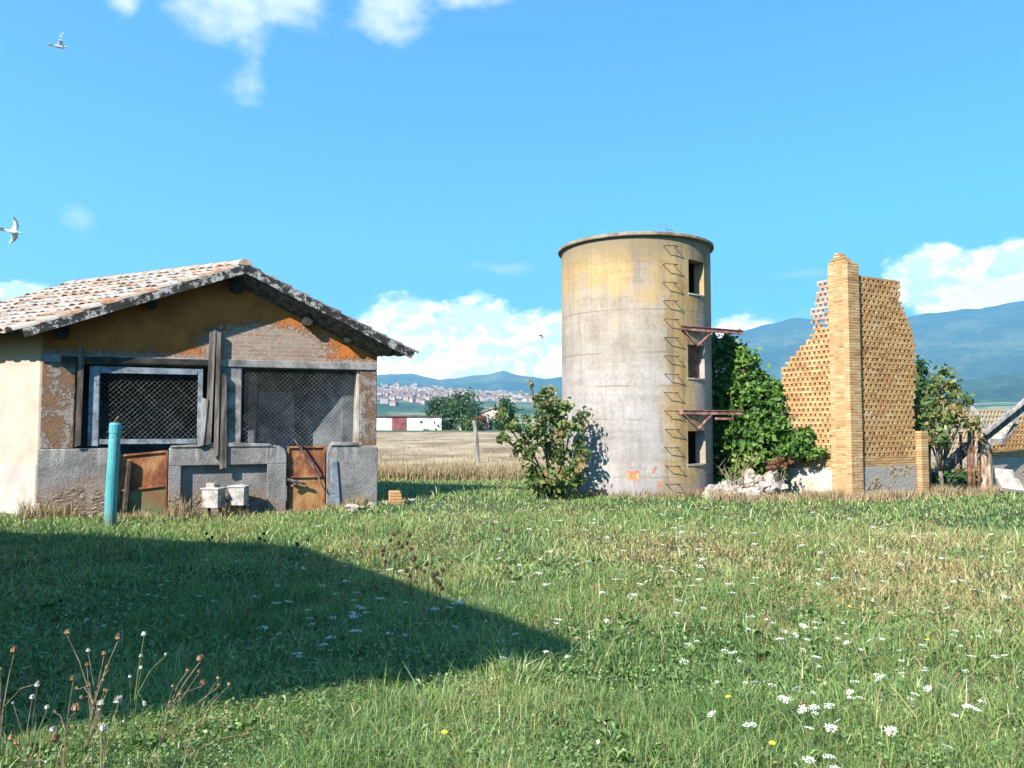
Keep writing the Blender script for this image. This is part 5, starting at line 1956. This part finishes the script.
def blades(x, y, h, w, tone, rg, lean=0.5):
    n = len(x)
    z = gz(x, y)
    ph = rg.uniform(0, 2 * np.pi, n)
    ld = rg.uniform(0, 2 * np.pi, n)
    l = np.abs(rg.normal(0, lean, n)) * h
    wx, wy = np.cos(ph) * w / 2, np.sin(ph) * w / 2
    lx, ly = np.cos(ld) * l, np.sin(ld) * l
    b = np.stack([x, y, z - 0.01], 1)
    wv = np.stack([wx, wy, np.zeros(n)], 1)
    mid = b + np.stack([lx * 0.35, ly * 0.35, h * 0.6], 1)
    tip = b + np.stack([lx, ly, h * np.clip(1.0 - 0.25 * (l / h) ** 2, 0.5, 1)], 1)
    V = np.stack([b - wv, b + wv, mid + wv * 0.75, mid - wv * 0.75, tip], 1).reshape(-1, 3)
    i = np.arange(n)[:, None] * 5
    F = np.concatenate([i + np.array([0, 1, 2]), i + np.array([0, 2, 3]), i + np.array([3, 2, 4])], 1).reshape(-1, 3)
    return V, F, np.repeat(np.clip(tone, 0, 1), 3)


def meadow_tone(x, y, rg):
    n = len(x)
    lush = fbm(x * 0.9, y * 0.9, 21, 4)
    dry = fbm(x * 0.9 + 5, y * 0.6, 33, 3)
    brown = np.exp(-(((x - 4.6) / 3.4) ** 2 + ((y - 8.6) / 3.6) ** 2)) * 0.36 + np.exp(-(((x - 0.8) / 3.0) ** 2 + ((y - 10.0) / 2.6) ** 2)) * 0.22
    far = np.clip((y - 11.5) / 5, 0, 1)
    t = 0.25 + 0.55 * (0.55 - lush) + brown * (0.3 + 0.6 * dry) + 0.10 * (dry - 0.5)
    t = t * (1 - far) + (0.40 + 0.3 * (dry - 0.5)) * far
    t = t + rg.normal(0, 0.13, n)
    t = t + 0.06
    straw = rg.random(n) < (0.06 + 0.30 * brown)
    return np.where(straw, rg.uniform(0.68, 1.0, n), t)


rg = np.random.default_rng(5)
VV, FF, TT = [], [], []
off = 0
for (n, r0, r1, hm, wk, az) in ((80000, 2.7, 4.6, 0.105, 0.0048, 0.72), (100000, 4.6, 8.0, 0.105, 0.007, 0.72), (85000, 8.0, 13.5, 0.10, 0.0125, 0.72), (60000, 13.5, 22, 0.09, 0.02, 0.72), (16000, 22, 30, 0.10, 0.03, 0.72)):
    x, y, r = wedge(n, r0, r1, az, rg)
    m_ = keep(x, y) & ~((y > 21.8))
    x, y = x[m_], y[m_]
    cl = fbm(x * 2.1, y * 2.1, 9, 3)
    tall = rg.random(len(x)) < 0.05
    hh = hm * rg.uniform(0.4, 1.4, len(x)) * (0.25 + 1.6 * cl ** 1.4) * np.where(tall, 1.9, 1.0)
    V, F, T = blades(x, y, hh, wk * rg.uniform(0.6, 1.3, len(x)), meadow_tone(x, y, rg), rg, 1.25)
    VV.append(V)
    FF.append(F + off)
    TT.append(T)
    off += len(V)
# low broad leaves (clover and plantain) among the blades
for (n, r0, r1, s) in ((26000, 2.7, 5, 0.020), (26000, 5, 9, 0.028)):
    x, y, r = wedge(n, r0, r1, 0.72, rg)
    m_ = fbm(x * 1.1, y * 1.1, 51, 3) > 0.5
    x, y = x[m_], y[m_]
    n_ = len(x)
    P = np.stack([x, y, gz(x, y) + rg.uniform(0.02, 0.085, n_)], 1)
    nor = rg.normal(0, 0.5, (n_, 3)) + np.array([0, 0, 1])
    nor /= np.linalg.norm(nor, axis=1)[:, None]
    ta = rg.normal(size=(n_, 3))
    ta -= nor * (ta * nor).sum(1)[:, None]
    ta /= np.linalg.norm(ta, axis=1)[:, None]
    bi = np.cross(nor, ta)
    ss_ = s * rg.uniform(0.5, 1.4, n_)[:, None]
    V = np.stack([P - ta * ss_ * .5, P + bi * ss_ * .4, P + ta * ss_ * .5, P - bi * ss_ * .4], 1).reshape(-1, 3)
    i = np.arange(n_)[:, None] * 4
    F = np.concatenate([i + np.array([0, 1, 2]), i + np.array([0, 2, 3])], 1).reshape(-1, 3)
    VV.append(V)
    FF.append(F + off)
    TT.append(np.repeat(np.clip(rg.normal(0.30, 0.15, n_), 0, 0.7), 2))
    off += len(V)
# brown seeding stalks standing above the sward
x1, y1, _ = wedge(1500, 5.0, 13.5, 0.66, rg)
x2, y2 = rg.normal(3.6, 2.4, 1500), rg.normal(8.0, 2.2, 1500)
x3, y3 = rg.normal(-1.6, 0.7, 260), rg.normal(8.4, 0.8, 260)
x, y = np.concatenate([x1, x2, x3]), np.concatenate([y1, y2, y3])
m_ = keep(x, y) & (y > 3.6) & (fbm(x * 0.8, y * 0.8, 91, 3) > 0.46)
x, y = x[m_], y[m_]
n_ = len(x)
h = rg.uniform(0.10, 0.28, n_)
V, F, T = blades(x, y, h, 0.0035 + 0 * h, rg.uniform(0.78, 1.0, n_), rg, 0.45)
VV.append(V); FF.append(F + off); TT.append(T); off += len(V)
tips = V.reshape(-1, 5, 3)
for q in range(7):
    fr = rg.uniform(0.55, 1.05, n_)[:, None]
    P = tips[:, 0] * (1 - fr) + tips[:, 4] * fr + rg.normal(0, 0.012, (n_, 3))
    a_, b_ = rg.normal(size=(n_, 3)), rg.normal(size=(n_, 3))
    s_ = (rg.uniform(0.006, 0.016, n_) * (0.7 + y * 0.05))[:, None]
    a_ *= s_ / np.linalg.norm(a_, axis=1)[:, None]
    b_ *= 0.6 * s_ / np.linalg.norm(b_, axis=1)[:, None]
    V = np.stack([P - a_, P + b_, P + a_, P - b_], 1).reshape(-1, 3)
    i = np.arange(n_)[:, None] * 4
    F = np.concatenate([i + np.array([0, 1, 2]), i + np.array([0, 2, 3])], 1).reshape(-1, 3)
    VV.append(V); FF.append(F + off); TT.append(np.repeat(rg.uniform(0.88, 1.0, n_), 2)); off += len(V)
# broader weed leaves in rosettes
x, y, _ = wedge(900, 2.9, 9, 0.66, rg)
m_ = fbm(x * 0.7, y * 0.7, 95, 3) > 0.47
x, y = x[m_], y[m_]
for q in range(9):
    n_ = len(x)
    a = rg.uniform(0, 6.28, n_)
    L_ = rg.uniform(0.03, 0.085, n_)
    w_ = L_ * 0.16
    d_ = np.stack([np.cos(a), np.sin(a), np.zeros(n_)], 1)
    p_ = np.stack([-np.sin(a), np.cos(a), np.zeros(n_)], 1)
    B = np.stack([x, y, gz(x, y) + 0.01], 1)
    up = np.array([0, 0, 1.0])
    M_ = B + d_ * (L_ * 0.5)[:, None] + up * (L_ * rg.uniform(0.3, 0.9, n_))[:, None]
    E_ = B + d_ * L_[:, None] + up * (L_ * rg.uniform(0.2, 0.9, n_))[:, None]
    V = np.stack([B, M_ + p_ * w_[:, None], E_, M_ - p_ * w_[:, None]], 1).reshape(-1, 3)
    i = np.arange(n_)[:, None] * 4
    F = np.concatenate([i + np.array([0, 1, 2]), i + np.array([0, 2, 3])], 1).reshape(-1, 3)
    VV.append(V); FF.append(F + off); TT.append(np.repeat(np.clip(rg.normal(0.28, 0.14, n_), 0, 0.6), 2)); off += len(V)
me = tri_mesh('grass', np.concatenate(VV), np.concatenate(FF), np.concatenate(TT))
tag(link('grass', me, M_grass), 'rough green meadow grass with brown dry patches', 'grass', kind='stuff')

# dry grass: fringe of the field, along walls and rubble
VV, FF, TT = [], [], []
off = 0


def dry_patch(x, y, h, w, lean=0.5, t=0.5):
    global off
    m_ = keep(x, y)
    x, y, h = x[m_], y[m_], h[m_]
    V, F, T = blades(x, y, h, w * rg.uniform(0.6, 1.3, len(x)), rg.normal(t, 0.25, len(x)), rg, lean)
    VV.append(V)
    FF.append(F + off)
    TT.append(T)
    off += len(V)


n = 26000
x = rg.uniform(-14, 20, n)
y = 21.2 + np.abs(rg.normal(0, 1.3, n))
dry_patch(x, y, rg.uniform(0.2, 0.55, n) * (0.40 + fbm(x * 0.8, y * 0.8, 71, 3)), 0.022)
n = 36000                                                  # stubble on the field
yy = 23 + 75 * rg.random(n) ** 1.6
xx = rg.uniform(-0.5, 0.5, n) * (yy * 1.1) - yy * 0.02
dry_patch(xx, yy, rg.uniform(0.06, 0.2, n) * (0.6 + 0.8 * fbm(xx * 0.3, yy * 0.2, 77, 3)), 0.02 + 0.0, 0.6)
# along the stable front
n = 2600
s = rg.uniform(-0.2, 6.3, n)
d = -0.08 - np.abs(rg.normal(0, 0.22, n))
wx_ = HF.o[0] + HF.t[0] * s + HF.n[0] * d
wy_ = HF.o[1] + HF.t[1] * s + HF.n[1] * d
clump = fbm(s * 2.2, s * 0, 81, 2)
dry_patch(wx_, wy_, rg.uniform(0.08, 0.42, n) * np.clip(clump * 2.2 - 0.5, 0.15, 1.2), 0.014, 0.4, 0.5)
# before the rubble and the ruin
n = 5200
t = rg.random(n)
px_ = 705 + t * 330
Yb = np.where(px_ < 800, 15.9, np.where(px_ < 862, 15.9 + np.abs(px_ - 850) / 850 * 14, 15.75 + (px_ - 862) / 160 * 2.0))
yy = Yb - np.abs(rg.normal(0, 0.22, n)) + rg.uniform(-0.1, 0.5, n) * (px_ < 790)
xx = (px_ - 512) / 770 * yy
dry_patch(xx, yy, rg.uniform(0.05, 0.26, n) * (0.45 + fbm(xx * 2, yy * 2, 83, 2)), 0.015, 0.6, 0.55)
n = 1500
a = rg.uniform(-2.2, 1.8, n)
rr = SR + 0.04 + np.abs(rg.normal(0, 0.12, n))
dry_patch(SX + np.sin(a) * rr, SY - np.cos(a) * rr, rg.uniform(0.05, 0.25, n), 0.014, 0.5, 0.4)
me = tri_mesh('dry_grass', np.concatenate(VV), np.concatenate(FF), np.concatenate(TT))
tag(link('dry_grass', me, M_straw), 'dry straw coloured grass along the field edge and wall feet', 'grass', kind='stuff')


# ------------------------------------------------------------------ flowers
def umbel(seed, r, n=40):
    rd_ = random.Random(seed)
    g = MB()
    for q in range(n):
        a = q * 2.39996
        if rd_.random() < 0.12:
            continue
        rr = r * math.sqrt((q + 0.5) / n) * rd_.uniform(0.82, 1.12)
        a += rd_.uniform(-.15, .15)
        c = Vector((rr * math.cos(a), rr * math.sin(a), 0.012 - 4.0 * rr * rr + rd_.uniform(-.002, .002)))
        s = r * 0.12 * rd_.uniform(0.6, 1.5)
        vs = [c + Vector((s * math.cos(k_ * 1.257 + a), s * math.sin(k_ * 1.257 + a), rd_.uniform(-.002, .002))) for k_ in range(5)]
        vs += [c + Vector((0, 0, s * 0.5)), c - Vector((0, 0, s * 0.4))]
        g.add(vs, [(k_, (k_ + 1) % 5, 5) for k_ in range(5)] + [((k_ + 1) % 5, k_, 6) for k_ in range(5)])
    return g


def flower_stem(h, seed, rays=True, r=0.035):
    rd_ = random.Random(seed)
    g = MB()
    bx, by = rd_.uniform(-.06, .06), rd_.uniform(-.06, .06)
    g.tube([(bx, by, -0.02), (bx * 0.4, by * 0.4, h * 0.55), (0, 0, h - 0.03)], [0.0025, 0.002, 0.0016], 4)
    for q in range(9):
        a = q * 0.698
        g.tube([(0, 0, h - 0.031), (math.cos(a) * r * 0.7, math.sin(a) * r * 0.7, h + 0.002)], [0.0009, 0.0007], 3, cap=False)
    return g


flower_px = []
rd = random.Random(12)
manual = [(750, 724, .042), (797, 687, .036), (783, 698, .036), (803, 708, .040), (814, 706, .034), (829, 703, .036), (831, 727, .042), (809, 727, .034), (809, 758, .034), (829, 755, .036),
          (891, 729, .040), (947, 744, .034), (838, 720, .030), (928, 686, .034), (941, 685, .034), (968, 704, .040), (976, 706, .034), (816, 656, .040), (803, 625, .040), (815, 622, .045),
          (841, 662, .034), (860, 696, .030), (780, 638, .034), (847, 642, .034), (795, 634, .030), (712, 713, .034), (684, 616, .030), (460, 599, .045), (881, 676, .040), (925, 670, .034),
          (915, 692, .03), (755, 682, .034), (850, 690, .03), (870, 640, .034), (900, 650, .03), (947, 609, .036), (930, 612, .034), (503, 656, .036), (481, 597, .03), (835, 766, .03)]
flower_px += manual
for k_ in range(48):                                       # around the main drift
    flower_px.append((rd.gauss(855, 85), rd.gauss(645, 34), rd.uniform(.014, .027)))
for k_ in range(110):                                      # far band
    flower_px.append((rd.uniform(480, 1030), 505 + 95 * rd.random() ** 1.2, rd.uniform(.03, .05)))
for k_ in range(34):                                       # in the shadow
    flower_px.append((rd.gauss(345, 50), rd.gauss(607, 22), rd.uniform(.025, .042)))
for k_ in range(26):
    flower_px.append((rd.uniform(90, 480), rd.uniform(540, 640), rd.uniform(.02, .035)))
for k_ in range(30):
    flower_px.append((rd.uniform(480, 760), rd.uniform(520, 660), rd.uniform(.02, .035)))
for k_ in range(10):
    flower_px.append((rd.uniform(300, 600), rd.uniform(500, 530), rd.uniform(.03, .045)))
um = [umbel(60 + q, 0.035, 44).mesh('umbel') for q in range(4)]
for q in um:
    q.materials.append(M_petal)
sts = [flower_stem(h_, 70 + i).mesh('stem') for i, h_ in enumerate((0.13, 0.17, 0.21))]
for q in sts:
    q.materials.append(M_stem)
single = []
for q in range(3):                                         # small distant ones: one mesh each
    h_ = (0.13, 0.17, 0.21)[q]
    a_ = umbel(80 + q, 0.035, 22)
    g = flower_stem(h_, 90 + q)
    ns = len(g.f)
    g.add([Vector(p) + Vector((0, 0, h_)) for p in a_.v], a_.f)
    me = g.mesh('wild_carrot_flower')
    me.materials.append(M_stem)
    me.materials.append(M_petal)
    me.polygons.foreach_set('material_index', np.array([0] * ns + [1] * (len(g.f) - ns), dtype=np.int32))
    single.append(me)
FL = 'white lacy flower head on a thin stem in the meadow grass'
for i, (px, py, r) in enumerate(flower_px):
    if not (-20 < px < 1050 and 500 < py < 775):
        continue
    q = rd.randrange(3)
    h_ = (0.13, 0.17, 0.21)[q]
    p = onz(px, py, h_ + 0.01)
    if p.y > 15.5 or not bool(keep(np.array([p.x]), np.array([p.y]))[0]):
        continue
    s = r / 0.035 * (0.74 if i < len(manual) else 1.0)
    rot = (rd.gauss(0.05, 0.22), rd.gauss(0, 0.22), rd.uniform(0, 6.28))
    zz = g0(p.x, p.y)
    if i < len(manual):
        f = thing('wild_carrot_flower', FL, 'flower', (p.x, p.y, zz), rot[2], 'white flowers of the meadow')
        a = link('stem', sts[q], None, f)
        b = link('umbel', um[i % 4], None, f)
        b.location = (0, 0, h_)
        b.scale = (s, s, s)
        b.rotation_euler = (rd.gauss(0.25, 0.35), rd.gauss(0, 0.35), 0)
    else:
        o = link('wild_carrot_flower', single[q])
        o.location = (p.x, p.y, zz)
        o.rotation_euler = (rot[0] * .6, rot[1] * .6, rot[2])
        o.scale = (s, s, 1)
        tag(o, FL, 'flower', 'white flowers of the meadow')

# yellow daisies
g = MB()
g.tube([(0, 0, -0.02), (0.005, 0, 0.12)], [0.002, 0.0015], 4)
ns = len(g.f)
for q in range(9):
    a = q * 0.698
    g.add([(0, 0, 0.121), (0.011 * math.cos(a - .3), 0.011 * math.sin(a - .3), 0.124), (0.018 * math.cos(a), 0.018 * math.sin(a), 0.123), (0.011 * math.cos(a + .3), 0.011 * math.sin(a + .3), 0.124)], [(0, 1, 2, 3)])
ym = g.mesh('yellow_flower')
ym.materials.append(M_stem)
ym.materials.append(M_yellow)
ym.polygons.foreach_set('material_index', np.array([0] * ns + [1] * (len(g.f) - ns), dtype=np.int32))
for i, (px, py) in enumerate([(445, 731), (1020, 703), (975, 589), (463, 588), (900, 617), (733, 696), (772, 740), (846, 606), (690, 602), (610, 690), (870, 560), (932, 640)]):
    p = onz(px, py, 0.12)
    o = link('yellow_flower', ym)
    o.location = (p.x, p.y, g0(p.x, p.y))
    o.rotation_euler = (0.25, 0, i)
    o.scale = (1.0, 1.0, 1.0)
    tag(o, 'small yellow daisy in the meadow grass', 'flower', 'yellow flowers of the meadow')


# ------------------------------------------------------------------ dried tall weeds, lower left and middle
def dry_weed(label, base_px, heads, mat_s, mat_h, group=None, r=0.0032, hr=0.015, bend=0.0, Y=None):
    """heads: pixel positions of the seed heads; base_px: foot"""
    b = onz(*base_px)
    root = thing('dry_weed', label, 'weed', (b.x, b.y, g0(b.x, b.y)), 0, group)
    rdw = random.Random(int(base_px[0] * 7 + base_px[1]))
    g = MB()
    main = None
    if base_px[0] < 250 and base_px[1] > 700:
        heads = list(heads) + [(heads[q % len(heads)][0] + rdw.uniform(-26, 26), heads[q % len(heads)][1] + rdw.uniform(12, 60), rdw.uniform(0.3, 0.6)) for q in range(4)]
    for j, (px, py, k_) in enumerate(heads):
        tip = at(px, py, b.y + rdw.uniform(-0.12, 0.12)) - b
        if main is None:
            ctrl = Vector((tip.x * 0.35 + bend, tip.y * 0.3, tip.z * 0.6))
            pts = [Vector((0, 0, -0.03)), ctrl * 0.5, ctrl, (ctrl + tip) / 2 + Vector((0, 0, tip.z * 0.03)), tip]
            main = pts
            g.tube(pts, [r, r * 0.9, r * 0.8, r * 0.6, r * 0.45], 5)
        else:
            s0 = main[1 + (j % 2)]
            mid = s0.lerp(tip, 0.5) + Vector((0.0, 0, 0.03))
            g.tube([s0, mid, tip], [r * 0.6, r * 0.5, r * 0.35], 5)
        h = MB()
        rr = hr * k_
        d_ = Vector((rdw.uniform(-.3, .3), 0, 1)).normalized()
        nb = 34
        for q in range(nb):                               # a closed nest of dry rays
            a = q * 2.4
            u = Vector((math.cos(a), math.sin(a), 0)) * rr * (0.5 + 0.5 * rdw.random())
            h.tube([tip, tip + u * 0.9 + Vector((0, 0, rr * 0.7)), tip + u * rdw.uniform(0.2, 0.8) + Vector((0, 0, rr * rdw.uniform(1.3, 1.9)))], [0.0018, 0.0026, 0.0012], 3)
        h.build('seed_head', mat_h, root)
    g.build('stem', mat_s, root)
    return root


M_dockseed = mottled('dark_dock_seed', [(0.2, (0.022, 0.013, 0.008)), (0.8, (0.075, 0.04, 0.024))], 40)
M_pale_head = mottled('pale_dry_flower', [(0.2, (0.30, 0.27, 0.21)), (0.8, (0.58, 0.55, 0.48))], 60, fine=150, grain=0.5)
dry_weed('tall brown dry weed at the left edge, single big head bent to the right', (-4, 790), [(14, 656, 1.2)], M_drystem, M_seed)
dry_weed('dry weed with the topmost left red brown head and long bowed stem', (92, 800), [(67, 637, 0.8), (88, 690, 0.7), (92, 707, 1.1)], M_drystem, M_seed, bend=0.03)
dry_weed('straight dry weed whose reddish head is the tallest brown one', (78, 807), [(118, 643, 1.1), (108, 672, 0.9), (104, 658, 0.7)], M_drystem, M_seed)
dry_weed('thin pale green weed with small whitish head right of the tall brown ones', (128, 797), [(144, 639, 0.8), (141, 660, 0.6), (141, 672, 0.6)], M_stem, M_pale_head)
dry_weed('dry weed sprawling to the right with a round brown head near the lawn edge', (150, 783), [(200, 664, 1.1), (187, 674, 0.5), (199, 675, 0.5), (203, 688, 1.1)], M_drystem, M_seed)
dry_weed('low dry weed whose forked arm ends furthest right', (176, 790), [(229, 688, 0.5), (218, 682, 0.5), (180, 698, 0.7)], M_drystem, M_seed)
dry_weed('short dry weed with a cluster of dark brown heads low at left', (60, 817), [(73, 684, 0.9), (76, 715, 1.3), (55, 745, 1.4)], M_drystem, M_seed)
dry_weed('dry weed with white papery heads in the middle of the brown weeds', (100, 812), [(101, 709, 1.0), (104, 735, 1.3), (118, 707, 1.3), (88, 655, 0.6)], M_drystem, M_pale_head)
dry_weed('arched weed at lower left whose pale stem loops over', (8, 820), [(52, 735, 0.9), (37, 690, 0.7), (32, 702, 0.7), (47, 712, 0.7)], M_drystem, M_pale_head, bend=0.02)
dry_weed('small weed with a pale bud close to the bottom left corner', (30, 823), [(17, 748, 1.0), (11, 743, 0.8)], M_drystem, M_seed)
dry_weed('slender weed with a white flower at the tip of the shadow', (483, 672), [(478, 607, 0.7), (486, 620, 0.6), (498, 640, 0.5)], M_stem, M_pale_head, r=0.004)
dry_weed('leaning slender weed right of the white flowered one at the shadow tip', (502, 668), [(512, 625, 0.5), (503, 640, 0.6)], M_drystem, M_pale_head, r=0.004)
i = 0
for (px, py, hgt) in ((384, 578, 36), (392, 590, 46), (404, 586, 50), (410, 600, 40), (418, 592, 34), (428, 604, 40), (436, 610, 36), (440, 600, 30), (399, 566, 30), (260, 552, 16), (212, 550, 14), (300, 556, 14)):
    lab = 'dark seeding dock stalk standing in the grass at the shadow edge'
    dry_weed(lab, (px, py), [(px + rd.uniform(-6, 8), py - hgt, 0.9), (px + rd.uniform(-8, 8), py - hgt * 0.72, 0.9), (px + rd.uniform(-9, 9), py - hgt * 0.6, 0.8)], M_blackwood, M_dockseed, group='dark dock stalks at the shadow edge', hr=0.026)
